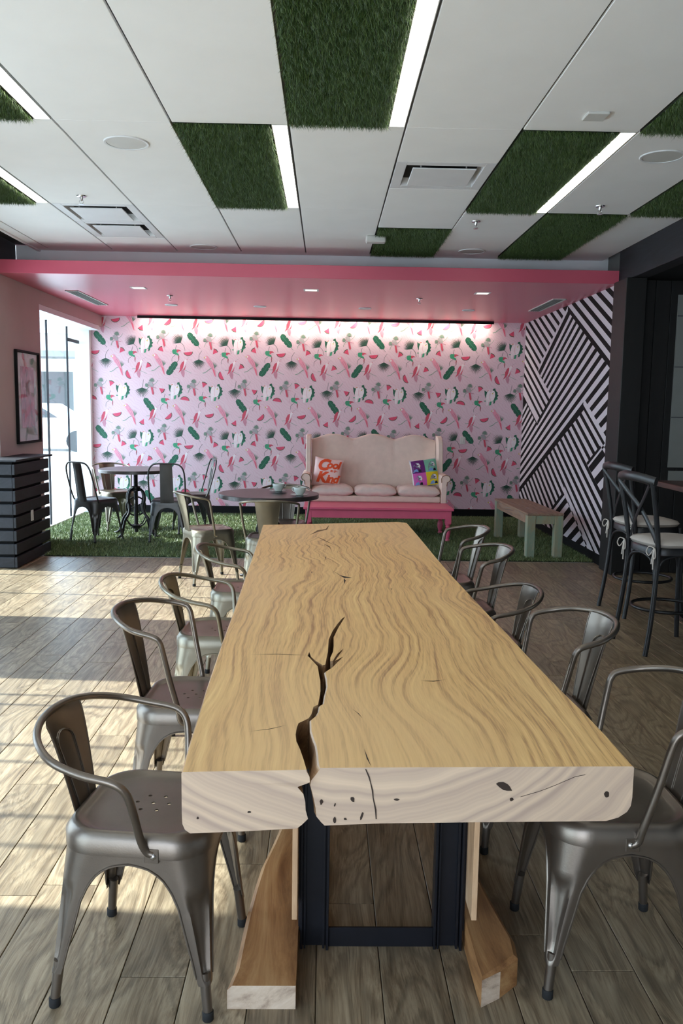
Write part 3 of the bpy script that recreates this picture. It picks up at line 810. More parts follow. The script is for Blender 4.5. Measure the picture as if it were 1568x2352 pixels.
for (y, z, L, w_, a, mi) in ((0.12, -0.28, 0.17, 0.05, -0.7, 0), (-0.02, -0.27, 0.2, 0.05, -2.0, 0), (0.22, -0.25, 0.12, 0.05, 0.9, 0), (0.1, 0.33, 0.12, 0.06, 0.6, 0), (-0.08, 0.36, 0.09, 0.06, 2.2, 1), (-0.2, -0.15, 0.09, 0.05, 0.2, 1), (0.18, -0.12, 0.11, 0.05, -0.6, 1), (0.19, 0.02, 0.1, 0.05, 1.2, 0)):
    pl = leafpoly(y, z, L, w_, a)
    q.add([(0.0105, p[0], p[1]) for p in pl], [tuple(range(len(pl)))], mi)
q.build('leaf_print', [M['leafgrey'], M['petal']], t)
MB().box(0.012, 0.014, -hy+0.022, hy-0.022, -hz+0.022, hz-0.022).build('pane', M['glass'], t)
# outlets
o = MB().box(0, 0.006, -0.03, 0.03, -0.05, 0.05, c=0.002); o.box(0.006, 0.009, -0.012, 0.012, 0.008, 0.03, c=0.001); o.box(0.006, 0.009, -0.012, 0.012, -0.03, -0.008, c=0.001)
o = o.build('wall_outlet', M['offwhite']); o.location = (DX, 7.80, 0.434); tag(o, 'white double outlet plate on the black slats at left', 'outlet')
o = MB().box(-0.035, 0.035, -0.006, 0, -0.05, 0.05, c=0.002); o.box(-0.012, 0.012, -0.009, -0.006, -0.022, 0.022, c=0.001)
o = o.build('wall_switch', M['offwhite']); o.location = (1.857, YB-0.001, 1.06); tag(o, 'cream switch plate on the wallpaper right of the settee', 'switch')

# wallpaper print: parrots, palms, melons and leaves as flat printed shapes
PC = {'dkgreen': (28, 92, 70), 'green': (58, 150, 112), 'palm': (40, 76, 62), 'grey': (160, 158, 160), 'ggreen': (112, 134, 120), 'red': (196, 74, 96), 'rind': (70, 92, 72),
      'melon': (208, 74, 106), 'pink': (226, 150, 170), 'pinkdk': (212, 100, 122), 'white': (232, 222, 226), 'yellow': (214, 190, 90), 'branch': (122, 158, 136), 'mauve': (190, 134, 152), 'faint': (229, 184, 196)}
pk = list(PC)
pmats = [plain('print_'+k, PC[k], 0.55, 0, 0.05, 30) for k in pk]
def rot(pts, a, ox=0, oy=0, s=1.0):
    c, sn = math.cos(a), math.sin(a)
    return [(ox+(x*c-y*sn)*s, oy+(x*sn+y*c)*s) for x, y in pts]
def ell(cx, cy, a, b_, an=0, n=12): return rot([(a*math.cos(2*math.pi*i/n), b_*math.sin(2*math.pi*i/n)) for i in range(n)], an, cx, cy)
def stroke(pts, w0, w1=None):
    P = catmull([(p[0], p[1], 0) for p in pts], 3); L_ = []; R_ = []; m_ = len(P)
    w1 = w0 if w1 is None else w1
    for i, p in enumerate(P):
        d = (P[min(i+1, m_-1)]-P[max(i-1, 0)]).normalized(); w = (w0+(w1-w0)*i/(m_-1))/2
        L_.append((p.x-d.y*w, p.y+d.x*w)); R_.append((p.x+d.y*w, p.y-d.x*w))
    return L_+R_[::-1]
def banana(x, y, an):   # long ragged leaf, stem end at +x
    o = [('dkgreen', stroke([(120, 0), (150, 8), (185, 5)], 6, 4))]
    e = [(-128, -4), (-122, -30), (-95, -46), (-55, -50), (-44, -36), (-36, -50), (10, -52), (22, -38), (32, -50), (80, -46), (112, -34), (128, -12),
         (128, 10), (108, 36), (70, 48), (58, 34), (46, 48), (0, 48), (-10, 34), (-22, 48), (-70, 48), (-112, 32)]
    o.append(('dkgreen', e)); o.append(('green', stroke([(-120, 0), (0, 3), (122, 0)], 4)))
    return [(c, rot(p, an, x, y)) for c, p in o]
def fan(x, y, an, spread=2.3, L=150, n=13, stem=((0, 0), (10, -60), (45, -125))):
    o = [('palm', rot(stroke(stem, 6, 5), 0, x, y))]
    for i in range(n):
        u = -1+2*i/(n-1); a = an+u*spread/2; l = L*(1-0.22*abs(u))
        o.append(('palm', rot([(0, -3), (l*0.55, -5.5), (l, 0), (l*0.55, 5.5), (0, 3)], a, x, y)))
    o.append(('palm', rot([(0, -8), (40, -26), (58, 0), (40, 26), (0, 8)], an, x, y)))
    return o
def melon_half(x, y, an): 
    a = [(75*math.cos(t), 62*math.sin(t)) for t in [math.pi*i/10 for i in range(11)]]
    b2 = [(66*math.cos(t), 53*math.sin(t)) for t in [math.pi*i/10 for i in range(11)]]
    return [('rind', rot(a, an, x, y)), ('melon', rot(b2, an, x, y))]
def wedge(x, y, an):
    return [('rind', rot([(-46, 36), (0, 50), (46, 36), (40, 24), (-40, 24)], an, x, y)), ('melon', rot([(-42, 26), (0, 38), (42, 26), (0, -50)], an, x, y))]
def cockatoo(x, y):
    o = [('dkgreen', [(25, -120), (60, -130), (70, -90), (105, -60), (95, -35), (118, -15), (95, 15), (110, 40), (70, 70), (60, 110), (35, 120), (45, 40), (20, -30)]),
         ('dkgreen', [(-115, -95), (-80, -70), (-60, -90), (-70, -20), (-90, 35), (-110, -20), (-112, -60)]),
         ('green', stroke([(-112, 78), (-30, 76), (60, 70), (90, 40)], 14, 9)),
         ('white', [(-60, -100), (-35, -108), (-22, -80), (-5, -60), (10, -85), (45, -90), (60, -50), (62, 0), (40, 60), (10, 85), (-40, 90), (-70, 80), (-85, 40), (-84, -10), (-70, -60)]),
         ('white', [(-85, 60), (-40, 80), (-50, 150), (-75, 150)]), ('green', [(-20, 85), (10, 82), (0, 140), (-35, 150)]), ('faint', stroke([(-20, -55), (-25, 20), (-10, 70)], 7)),
         ('grey', ell(30, -62, 9, 9, 0, 8)), ('yellow', ell(22, -44, 12, 8, 0.4, 8)), ('pinkdk', ell(-52, -90, 12, 7, 0, 8)), ('yellow', ell(-66, -84, 8, 6, 0, 6))]
    return [(c, rot(p, 0, x, y)) for c, p in o]
def parrot(x, y):
    o = [('ggreen', rot(p, 0, 60, -30)) for _, p in fan(0, 60, -math.pi/2-0.1, 1.7, 115, 9, ((0, 0), (0, 20), (10, 40)))]
    o += [('branch', stroke([(-120, 105), (-70, 90), (0, 35), (60, 30)], 11, 7)),
          ('pink', [(-85, -155), (-60, -172), (-35, -160), (-10, -120), (30, -75), (55, -30), (70, 40), (82, 75), (90, 165), (70, 150), (40, 60), (0, 0), (-40, -50), (-62, -95), (-78, -120)]),
          ('pinkdk', [(35, 20), (70, 60), (92, 170), (62, 110)]), ('mauve', stroke([(-10, -95), (20, -50), (45, 20)], 9)), ('mauve', stroke([(-35, -80), (0, -30), (30, 35)], 6)),
          ('white', ell(-68, -142, 14, 16, 0, 8)), ('yellow', ell(-90, -140, 12, 8, 1.2, 8))]
    return [(c, rot(p, 0, x, y)) for c, p in o]
def lovebird(x, y):
    o = [('palm', stroke([(15, -130), (-5, -50), (0, 20), (-55, 70), (-60, 130)], 6, 5)), ('green', [(-55, -45), (-35, -60), (20, -58), (40, -40), (10, -10), (45, 10), (58, 60), (40, 40), (0, 20), (-40, 12), (-55, -15)]),
         ('red', [(20, -58), (60, -55), (90, -35), (50, -30), (30, -10), (15, -20)]), ('red', [(45, 20), (58, 50), (50, 120), (40, 80)]), ('palm', stroke([(48, 30), (52, 110)], 5)), ('mauve', ell(-72, -22, 7, 7, 0, 6)), ('mauve', ell(-78, 4, 6, 6, 0, 6))]
    return [(c, rot(p, 0, x, y)) for c, p in o]
def redbird(x, y):
    o = [('branch', stroke([(-105, 0), (-30, -2), (40, 30), (135, 75)], 7, 5)), ('white', [(10, -110), (50, -150), (70, -130), (40, -70), (0, 0), (-20, -20)]),
         ('red', [(20, -118), (-15, -100), (-45, -40), (-48, 20), (-75, 75), (-20, 30), (5, -20), (20, -80)]), ('red', [(55, -70), (30, -20), (5, 20), (15, 50), (35, 0)]),
         ('mauve', [(-25, 20), (20, 25), (28, 80), (12, 145), (-15, 120), (-35, 70)]), ('pinkdk', ell(66, -140, 10, 5, -0.3, 6)), ('grey', stroke([(60, -150), (95, -175), (120, -185)], 3))]
    return [(c, rot(p, 0, x, y)) for c, p in o]
def greybird(x, y):
    o = [('ggreen', rot(p, 0, 0, 0)) for _, p in fan(0, -50, -math.pi/2+0.2, 2.6, 72, 9, ((0, 0), (0, 10), (5, 20)))]
    o += [('ggreen', rot(p, 0, 0, 0)) for _, p in fan(-65, 30, -math.pi/2-0.6, 2.2, 60, 7, ((0, 0), (0, 10), (5, 20)))]
    o += [('branch', stroke([(-90, 115), (-70, 60), (-10, 20), (60, -20), (100, -75)], 7, 5)), ('grey', [(-60, -40), (-30, -55), (10, -40), (25, 0), (20, 40), (-10, 45), (-50, 10)]),
          ('mauve', stroke([(-60, 0), (0, 35), (75, 55)], 9)), ('red', [(-15, 40), (15, 42), (35, 140), (20, 165), (5, 140)])]
    return [(c, rot(p, 0, x, y)) for c, p in o]
motifs = []
for a in ((235, 800, 0.87), (1010, 350, -2.2+math.pi*2), (1385, 1262, -0.95)): motifs += [banana(*a)]
motifs += [fan(325, 1115, math.pi/2, 2.2, 170, 13, ((0, 0), (5, -70), (50, -140))), fan(900, 80, math.pi/2, 2.3, 170, 13, ((0, 0), (15, -60), (25, -130)))]
motifs += [fan(775, 885, -math.pi/2-0.72, 2.0, 175, 13, ((0, 0), (50, 50), (70, 130))), fan(1525, 850, -math.pi/2-0.72, 2.0, 175, 13, ((0, 0), (50, 50), (70, 130)))]
motifs += [melon_half(490, 490, -0.2), melon_half(1312, 520, -0.75), melon_half(1645, 1000, -0.1), melon_half(700, 1365, 1.15), melon_half(1586, 270, 3.3)]
motifs += [wedge(405, 20, 3.5), wedge(1212, 112, 2.2+math.pi), wedge(900, 625, 3.6-math.pi), wedge(580, 990, 3.8), wedge(1215, 965, 2.4), wedge(1000, 1225, 3.9)]
motifs += [cockatoo(595, 130), cockatoo(970, 875), cockatoo(1440, 110)]
motifs += [parrot(700, 510), parrot(1490, 505), parrot(505, 1225), parrot(1175, 1200)]
motifs += [lovebird(375, 262), lovebird(1255, 300), lovebird(745, 1055), lovebird(1445, 1020)]
motifs += [redbird(285, 580), redbird(1068, 532), redbird(850, 1280), redbird(1560, 1260)]
motifs += [greybird(505, 800), greybird(1245, 760), greybird(238, 40), greybird(1055, 30)]
pm_ = MB(); SCL = 0.000832
X0w, Z0w = -3.032-235*SCL, 1.104+800*SCL
rect = [(-3.144, 0.121), (XR-0.002, 0.121), (XR-0.002, 2.638), (-3.144, 2.638)]
for ti in range(-2, 5):
    for tj in range(-2, 3):
        for mo in motifs:
            ox, oy = ti*1490, tj*1497
            for li, (c, p) in enumerate(mo):
                q = [(X0w+(a+ox)*SCL, Z0w-(b_+oy)*SCL) for a, b_ in p]
                xs = [a for a, _ in q]; zs = [b_ for _, b_ in q]
                if max(xs) < rect[0][0] or min(xs) > rect[1][0] or max(zs) < 0.12 or min(zs) > 2.638: continue
                if min(xs) < rect[0][0] or max(xs) > rect[1][0] or min(zs) < 0.12 or max(zs) > 2.638: q = clip_poly(q, rect)
                if len(q) < 3 or abs(area2(q)) < 1e-7: continue
                if area2(q) < 0: q = q[::-1]
                yy = YB-0.0006-0.00016*li
                pm_.add([(a, yy, b_) for a, b_ in q], [tuple(range(len(q)))], pk.index(c))
o = pm_.build('wallpaper_print', pmats, wb); o['kind'] = 'stuff'

# outside: pavement, facade, parked car
struct(MB().box(-60, GX, -25, 70, -0.3, -0.02).build('ground', M['concrete']))
t = thing('building', (-20, 46, -0.02), 0, 'white rendered building across the street with a dark shop window', 'building')
MB().box(-14, 12, 0, 8, 0, 11).build('wall', M['facade'], t)
MB().box(-14.3, 12.3, -0.5, 0, 5.2, 5.8).build('cornice', M['facade'], t)
MB().box(-14.2, 12.2, -2.2, -0.0, 3.9, 4.2).build('canopy', M['grey_paint'], t)
for xx in (-8, -2.6, 5.0, 9):
    w_ = MB().box(xx-1.3, xx+1.3, -0.06, -0.0, 0.7, 3.2).build('window', M['dark_glass'], t)
    MB().box(xx-1.35, xx+1.35, -0.14, -0.061, 0.62, 0.7).build('sill', M['white_paint'], w_)
# car
M['car'] = plain('silver_white_car_paint', (224, 230, 234), 0.25, 0.1, 0.01)
t = thing('car', (-9.2, 27.5, -0.02), R(-4), 'silver white car parked outside, seen through the window', 'car')
body = [(-2.3, 0.35), (-2.35, 0.7), (-2.2, 0.98), (-1.9, 1.02), (-1.45, 1.42), (-0.9, 1.52), (0.3, 1.5), (1.05, 1.05), (1.9, 0.95), (2.3, 0.75), (2.35, 0.4), (2.2, 0.3), (-2.2, 0.3)]
def prism_y(poly, y0, y1, inset=0.0):
    lo = [(x, y0, z) for x, z in poly]; hi = [(x, y1, z) for x, z in poly]; b_ = MB(); n = len(poly)
    b_.add(lo+hi, [tuple(range(n)), tuple(range(n, 2*n))[::-1]]+[(i, i+n, (i+1) % n+n, (i+1) % n) for i in range(n)]); return b_
prism_y(body, -0.88, 0.88).build('body', M['car'], t, fix=True)
for sy in (-0.885, 0.885):
    prism_y([(-1.75, 1.04), (-1.35, 1.38), (-0.5, 1.44), (-0.5, 1.04)], sy-0.004, sy+0.004).build('window', M['dark_glass'], t)
    prism_y([(-0.42, 1.04), (-0.42, 1.44), (0.25, 1.42), (0.85, 1.06)], sy-0.004, sy+0.004).build('window', M['dark_glass'], t)
    for x in (-1.45, 1.45):
        w_ = MB(); w_.T = Matrix.Translation((x, sy, 0.33)) @ Matrix.Rotation(math.pi/2, 4, 'X')
        w_.lathe([(0.2, -0.06), (0.33, -0.06), (0.34, 0), (0.33, 0.06), (0.2, 0.06)], n=20); w_.build('wheel', M['rubber'], t)
MB().box(-2.37, -2.3, -0.6, 0.6, 0.5, 0.62).build('bumper', M['darkgrey'], t)

# ------------------------------------------------------------------ slab wood
def slab_mat():
    m, nt, b = new_mat('golden_hardwood_slab_top'); L = nt.links.new
    tc = N(nt, 'ShaderNodeTexCoord'); vec = tc.outputs['Object']
    mp = N(nt, 'ShaderNodeMapping'); mp.inputs['Scale'].default_value = (1.0, 0.42, 1); L(vec, mp.inputs[0])
    n1 = N(nt, 'ShaderNodeTexNoise'); n1.inputs['Scale'].default_value = 2.6; n1.inputs['Detail'].default_value = 1.0; n1.inputs['Roughness'].default_value = 0.3; L(mp.outputs[0], n1.inputs['Vector'])
    m1 = N(nt, 'ShaderNodeMath', operation='MULTIPLY_ADD'); L(n1.outputs[0], m1.inputs[0]); m1.inputs[1].default_value = 0.20; m1.inputs[2].default_value = -0.10
    # wiggly figure across the grain, stronger towards the far end
    mpb = N(nt, 'ShaderNodeMapping'); mpb.inputs['Scale'].default_value = (2.0, 3.4, 1); L(vec, mpb.inputs[0])
    nb = N(nt, 'ShaderNodeTexNoise'); nb.inputs['Scale'].default_value = 1.7; nb.inputs['Detail'].default_value = 0.8; L(mpb.outputs[0], nb.inputs['Vector'])
    sx = N(nt, 'ShaderNodeSeparateXYZ'); L(vec, sx.inputs[0])
    far = N(nt, 'ShaderNodeMapRange'); far.inputs['From Min'].default_value = -1.2; far.inputs['From Max'].default_value = 0.8; far.inputs['To Min'].default_value = 0.012; far.inputs['To Max'].default_value = 0.085; L(sx.outputs['Y'], far.inputs['Value'])
    sb = N(nt, 'ShaderNodeMath', operation='SUBTRACT'); L(nb.outputs[0], sb.inputs[0]); sb.inputs[1].default_value = 0.5
    mb = N(nt, 'ShaderNodeMath', operation='MULTIPLY'); L(sb.outputs[0], mb.inputs[0]); L(far.outputs[0], mb.inputs[1])
    # swirls round knots: gaussian bumps added to the field
    prev = None
    for kx, ky, kr, amp in ((0.08, -1.28, 0.13, 0.06), (-0.10, 0.35, 0.2, -0.05), (0.38, -0.2, 0.10, 0.03), (0.28, 0.9, 0.13, 0.05), (0.0, -2.9, 0.3, 0.0)):
        d = N(nt, 'ShaderNodeVectorMath', operation='SUBTRACT'); L(vec, d.inputs[0]); d.inputs[1].default_value = (kx, ky, 0.0)
        s_ = N(nt, 'ShaderNodeVectorMath', operation='MULTIPLY'); L(d.outputs[0], s_.inputs[0]); s_.inputs[1].default_value = (1/kr, 0.55/kr, 0)
        ln = N(nt, 'ShaderNodeVectorMath', operation='LENGTH'); L(s_.outputs[0], ln.inputs[0])
        sq = N(nt, 'ShaderNodeMath', operation='MULTIPLY'); L(ln.outputs['Value'], sq.inputs[0]); L(ln.outputs['Value'], sq.inputs[1])
        ng = N(nt, 'ShaderNodeMath', operation='MULTIPLY'); L(sq.outputs[0], ng.inputs[0]); ng.inputs[1].default_value = -1
        ex = N(nt, 'ShaderNodeMath', operation='EXPONENT'); L(ng.outputs[0], ex.inputs[0])
        am = N(nt, 'ShaderNodeMath', operation='MULTIPLY_ADD'); L(ex.outputs[0], am.inputs[0]); am.inputs[1].default_value = amp; am.inputs[2].default_value = 0
        if prev is None: prev = am
        else: L(prev.outputs[0], am.inputs[2]); prev = am
    f1 = N(nt, 'ShaderNodeMath', operation='ADD'); L(sx.outputs['X'], f1.inputs[0]); L(m1.outputs[0], f1.inputs[1])
    f2 = N(nt, 'ShaderNodeMath', operation='ADD'); L(f1.outputs[0], f2.inputs[0]); L(mb.outputs[0], f2.inputs[1])
    f3 = N(nt, 'ShaderNodeMath', operation='ADD'); L(f2.outputs[0], f3.inputs[0]); L(prev.outputs[0], f3.inputs[1])
    cb = N(nt, 'ShaderNodeCombineXYZ'); L(f3.outputs[0], cb.inputs[0])
    my = N(nt, 'ShaderNodeMath', operation='MULTIPLY'); L(sx.outputs['Y'], my.inputs[0]); my.inputs[1].default_value = 0.018; L(my.outputs[0], cb.inputs[1])
    n2 = N(nt, 'ShaderNodeTexNoise'); n2.inputs['Scale'].default_value = 62; n2.inputs['Detail'].default_value = 3.5; n2.inputs['Roughness'].default_value = 0.6; L(cb.outputs[0], n2.inputs['Vector'])
    mf = N(nt, 'ShaderNodeMapping'); mf.inputs['Scale'].default_value = (220, 9, 9); L(vec, mf.inputs[0])
    n3 = N(nt, 'ShaderNodeTexNoise'); n3.inputs['Scale'].default_value = 1.5; n3.inputs['Detail'].default_value = 3; L(mf.outputs[0], n3.inputs['Vector'])
    mx = N(nt, 'ShaderNodeMix', data_type='FLOAT'); mx.inputs[0].default_value = 0.26; L(n2.outputs[0], mx.inputs[2]); L(n3.outputs[0], mx.inputs[3])
    # calmer, paler wood in the middle of the slab
    cm = N(nt, 'ShaderNodeTexNoise'); cm.inputs['Scale'].default_value = 2.0; cm.inputs['Detail'].default_value = 0; L(mp.outputs[0], cm.inputs['Vector'])
    r = N(nt, 'ShaderNodeValToRGB'); e = r.color_ramp.elements
    e[0].position = 0.31; e[0].color = lin((150, 106, 66)); e[1].position = 0.72; e[1].color = lin((246, 212, 146))
    for p, c in ((0.40, (184, 140, 90)), (0.49, (220, 177, 115)), (0.60, (233, 192, 127))):
        x = e.new(p); x.color = lin(c)
    L(mx.outputs[0], r.inputs[0])
    r2_ = N(nt, 'ShaderNodeMix', data_type='RGBA'); r2_.inputs[7].default_value = lin((229, 189, 134))
    mr = N(nt, 'ShaderNodeMapRange'); mr.inputs['From Min'].default_value = 0.42; mr.inputs['From Max'].default_value = 0.6; mr.inputs['To Max'].default_value = 0.55; L(cm.outputs[0], mr.inputs['Value'])
    L(mr.outputs[0], r2_.inputs[0]); L(r.outputs[0], r2_.inputs[6]); L(r2_.outputs[2], b.inputs['Base Color'])
    b.inputs['Roughness'].default_value = 0.42
    b.inputs['Specular IOR Level'].default_value = 0.45
    return m
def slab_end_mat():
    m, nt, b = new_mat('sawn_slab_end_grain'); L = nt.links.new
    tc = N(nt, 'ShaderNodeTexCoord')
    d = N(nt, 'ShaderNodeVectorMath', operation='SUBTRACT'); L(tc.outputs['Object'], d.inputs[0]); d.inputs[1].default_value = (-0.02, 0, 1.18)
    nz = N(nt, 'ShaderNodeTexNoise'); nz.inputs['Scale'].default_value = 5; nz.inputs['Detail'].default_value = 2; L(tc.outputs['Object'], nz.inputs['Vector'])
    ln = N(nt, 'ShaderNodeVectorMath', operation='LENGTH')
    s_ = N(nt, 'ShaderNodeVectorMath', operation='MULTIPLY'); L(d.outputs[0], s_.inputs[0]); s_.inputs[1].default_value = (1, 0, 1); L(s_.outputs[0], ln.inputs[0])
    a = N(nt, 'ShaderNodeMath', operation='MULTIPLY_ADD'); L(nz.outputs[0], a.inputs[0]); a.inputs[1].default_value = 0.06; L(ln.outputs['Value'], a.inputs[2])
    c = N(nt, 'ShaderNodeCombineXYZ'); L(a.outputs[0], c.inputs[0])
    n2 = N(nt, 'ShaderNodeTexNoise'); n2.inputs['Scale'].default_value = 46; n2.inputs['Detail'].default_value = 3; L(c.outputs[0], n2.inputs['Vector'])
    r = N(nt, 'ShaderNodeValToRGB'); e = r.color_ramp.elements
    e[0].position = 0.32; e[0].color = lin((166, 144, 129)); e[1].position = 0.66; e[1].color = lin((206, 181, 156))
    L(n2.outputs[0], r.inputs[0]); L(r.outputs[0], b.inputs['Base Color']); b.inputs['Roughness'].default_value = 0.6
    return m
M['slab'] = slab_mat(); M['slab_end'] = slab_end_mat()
M['slab_side'] = wood('live_edge_side', [(120, 84, 52), (176, 134, 90), (206, 168, 118)], scale=(10, 1.2, 30), rough=0.5)
M['crack_side'] = wood('crack_wall_wood', [(70, 44, 26), (150, 112, 76), (214, 190, 156)], scale=(12, 4, 12), rough=0.6, bump=0.5)
M['dark_fill'] = plain('dark_crack_line', (46, 32, 22), 0.7)
M['gold_fill'] = plain('ochre_crack_line', (112, 78, 36), 0.6)

CL = [(-0.03, 1.573), (-0.037, 1.62), (-0.046, 1.673), (-0.055, 1.714), (-0.058, 1.751), (-0.057, 1.79), (-0.054, 1.818), (-0.047, 1.827), (-0.032, 1.848), (-0.026, 1.873), (-0.022, 1.923), (-0.011, 1.937), (-0.009, 1.977), (-0.006, 2.033), (-0.007, 2.115), (-0.01, 2.155), (-0.015, 2.238), (-0.039, 2.318), (-0.045, 2.337), (-0.041, 2.375), (-0.035, 2.328), (-0.022, 2.291), (-0.001, 2.248), (0.006, 2.257), (0.009, 2.311), (0.013, 2.377), (0.016, 2.51), (0.029, 2.612), (0.045, 2.697), (0.063, 2.774), (0.072, 2.795)]
CR = [(0.067, 2.761), (0.048, 2.654), (0.031, 2.533), (0.031, 2.437), (0.028, 2.377), (0.020, 2.32), (0.020, 2.284), (0.027, 2.289), (0.041, 2.359), (0.06, 2.413), (0.046, 2.349), (0.033, 2.29), (0.057, 2.331), (0.036, 2.264), (0.026, 2.231), (0.006, 2.188), (0.010, 2.132), (0.012, 2.07), (0.006, 1.998), (0.003, 1.944), (-0.006, 1.93), (-0.008, 1.892), (-0.013, 1.867), (-0.026, 1.837), (-0.024, 1.773), (-0.018, 1.73), (-0.012, 1.694), (-0.008, 1.645), (-0.006, 1.602), (-0.004, 1.582)]
RE = [(0.629, 1.6), (0.627, 1.745), (0.622, 1.887), (0.613, 2.014), (0.603, 2.203), (0.595, 2.377), (0.589, 2.589), (0.577, 2.817), (0.566, 3.101), (0.549, 3.536), (0.538, 3.966), (0.526, 4.663), (0.514, 5.19)]
LE = [(-0.375, 5.02), (-0.347, 4.108), (-0.331, 3.472), (-0.314, 2.852), (-0.305, 2.439), (-0.294, 2.058), (-0.281, 1.716), (-0.273, 1.559)]
Z0 = 0.763
table = thing('slab_table', (0.1, 3.3, 0), 0, 'long live-edge timber slab dining table with a deep crack, on dark steel posts', 'table')
def loop(z, lx, rx, ch, bl, br):
    """outline at height z. lx, rx: crack contour shift near the front face, ch: edge inset, bl/br: bottom corner insets"""
    pts = []
    nL = len(CL)
    for i, (x, y) in enumerate(CL):
        w = max(0, 1-(y-1.57)/0.16)
        xx = x + lx*w
        wd = 0.0
        pts.append((xx-wd, y, z))
    for i, (x, y) in enumerate(CR):
        w = max(0, 1-(y-1.57)/0.16); bv_ = 0.0035 if (z < Z0-0.001 and i >= 15 and i < 29) else 0.0; pts.append((x+rx*w-bv_, y, z))
    # front edge towards the right
    fr = [(0.12, 1.586), (0.3, 1.591), (0.5, 1.597)]
    pts += [(x, y, z) for x, y in fr]
    pts += [(x-ch-br, y+(0.0 if i else ch*0), z) for i, (x, y) in enumerate(RE)]
    pts += [(0.46, 5.235, z), (0.2, 5.16, z), (-0.1, 5.09, z)]
    pts += [(x+ch+bl, y, z) for x, y in LE]
    pts += [(-0.15, 1.566, z)]
    return [(x-0.1, y-3.3, zz) for x, y, zz in pts]
Z0 = 0.763
prof = [(0, 0, 0, 0.003, 0, 0), (-0.003, 0, 0, 0, 0, 0), (-0.014, 0.006, -0.008, 0, 0, 0), (-0.026, 0.007, -0.018, 0, 0, 0), (-0.036, -0.018, -0.020, 0, 0, 0), (-0.050, -0.006, -0.016, 0, 0, 0),
        (-0.066, -0.002, -0.012, 0, 0, 0.0), (-0.084, -0.001, -0.008, 0, 0, 0.002), (-0.097, 0.004, -0.006, 0, 0.001, 0.009), (-0.109, -0.008, 0.004, 0, 0.006, 0.026), (-0.1165, -0.018, 0.012, 0, 0.016, 0.05)]
loops = [loop(Z0+dz, lx, rx, ch, bl, br) for dz, lx, rx, ch, bl, br in prof]
# slab slopes a little deeper towards the left
for li, l in enumerate(loops):
    if prof[li][0] < -0.09:
        loops[li] = [(x, y, z-0.010*max(0, min(1, (0.05-x)/0.35))) for x, y, z in l]
sb_ = MB(); sb_.loft(loops, mi=0, mi_side=1)
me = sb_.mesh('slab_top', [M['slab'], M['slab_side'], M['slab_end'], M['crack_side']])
nC = len(CL)+len(CR); nAll = len(loops[0])
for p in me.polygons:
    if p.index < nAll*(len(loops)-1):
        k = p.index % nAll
        if k < nC-1: p.material_index = 2 if (p.index < nAll and k >= len(CL)+14) else 3  # right crack rim: pale wood that also paints in a highlight edge
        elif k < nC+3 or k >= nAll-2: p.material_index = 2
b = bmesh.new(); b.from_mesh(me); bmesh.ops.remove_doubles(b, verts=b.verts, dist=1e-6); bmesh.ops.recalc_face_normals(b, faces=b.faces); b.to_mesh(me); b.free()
slab = bpy.data.objects.new('slab_top', me); COL.objects.link(slab); slab.parent = table
# fine surface checks and sawn-in knots
SC = [[(-0.085, 4.632), (-0.045, 4.816), (0.004, 4.874), (0.026, 5.06), (0.013, 4.854), (-0.039, 4.763)], [(-0.053, 4.592), (-0.005, 4.477), (0.052, 4.288), (0.004, 4.421)], [(-0.009, 4.348), (0.026, 4.259), (0.039, 4.037), (0.026, 4.208)], [(0.009, 3.979), (-0.001, 3.811), (0.003, 3.933)], [(0.027, 3.632), (0.069, 3.504), (0.117, 3.454), (0.082, 3.452)], [(0.081, 3.442), (0.089, 3.401), (0.081, 3.328)], [(0.07, 1.911), (0.085, 1.879), (0.093, 1.847), (0.081, 1.884)], [(0.088, 1.677), (0.094, 1.627), (0.098, 1.59), (0.091, 1.627)], [(-0.091, 3.663), (-0.099, 3.567), (-0.094, 3.624)], [(-0.053, 3.589), (-0.053, 3.533), (-0.057, 3.57)], [(0.263, 3.256), (0.27, 3.244), (0.265, 3.234)], [(-0.164, 1.764), (-0.115, 1.783), (-0.079, 1.805), (-0.114, 1.781)], [(-0.209, 2.341), (-0.133, 2.350), (-0.041, 2.339), (-0.132, 2.346)], [(0.256, 2.122), (0.29, 2.117), (0.324, 2.133), (0.291, 2.122)]]
def sliver(c, x):
    return [(p[0]-0.1, p[1]-3.3, Z0+0.0006) for p in c]
for i, c in enumerate(SC):
    q = MB(); pts = sliver(c, 0)
    if area2([(p[0], p[1]) for p in pts]) < 0: pts = pts[::-1]
    q.add(pts, [tuple(range(len(pts)))]); q.build('surface_crack', M['gold_fill'] if i < 3 else M['dark_fill'], slab)
KN = [(-0.242, 0.668, 0.0026, 0.0026), (-0.142, 0.678, 0.0043, 0.0026), (0.062, 0.697, 0.0043, 0.0061), (0.15, 0.696, 0.0061, 0.0026), (0.366, 0.722, 0.0174, 0.0087), (0.382, 0.695, 0.0043, 0.0043), (0.576, 0.704, 0.0061, 0.007), (0.0, 0.692, 0.0035, 0.0061), (0.027, 0.654, 0.0035, 0.007), (0.048, 0.656, 0.0035, 0.0026), (0.081, 0.662, 0.0026, 0.0104), (0.027, 0.686, 0.0017, 0.0043)]
def fy(x): return interp([(-0.273, 1.559), (-0.15, 1.566), (-0.03, 1.573), (0.0, 1.582), (0.12, 1.586), (0.3, 1.591), (0.5, 1.597), (0.63, 1.6)], x)-0.0006
q = MB()
for x, z, a, b_ in KN:
    n = 9; tilt = -0.5 if a > 0.01 else random.uniform(-0.5, 0.5)
    pl = [(math.cos(2*math.pi*i/n)*a*random.uniform(0.75, 1.1), math.sin(2*math.pi*i/n)*b_*random.uniform(0.75, 1.1)) for i in range(n)]
    pl = rot(pl, tilt, x, z)
    q.add([(px-0.1, fy(px)-3.3, pz) for px, pz in pl], [tuple(range(n))])
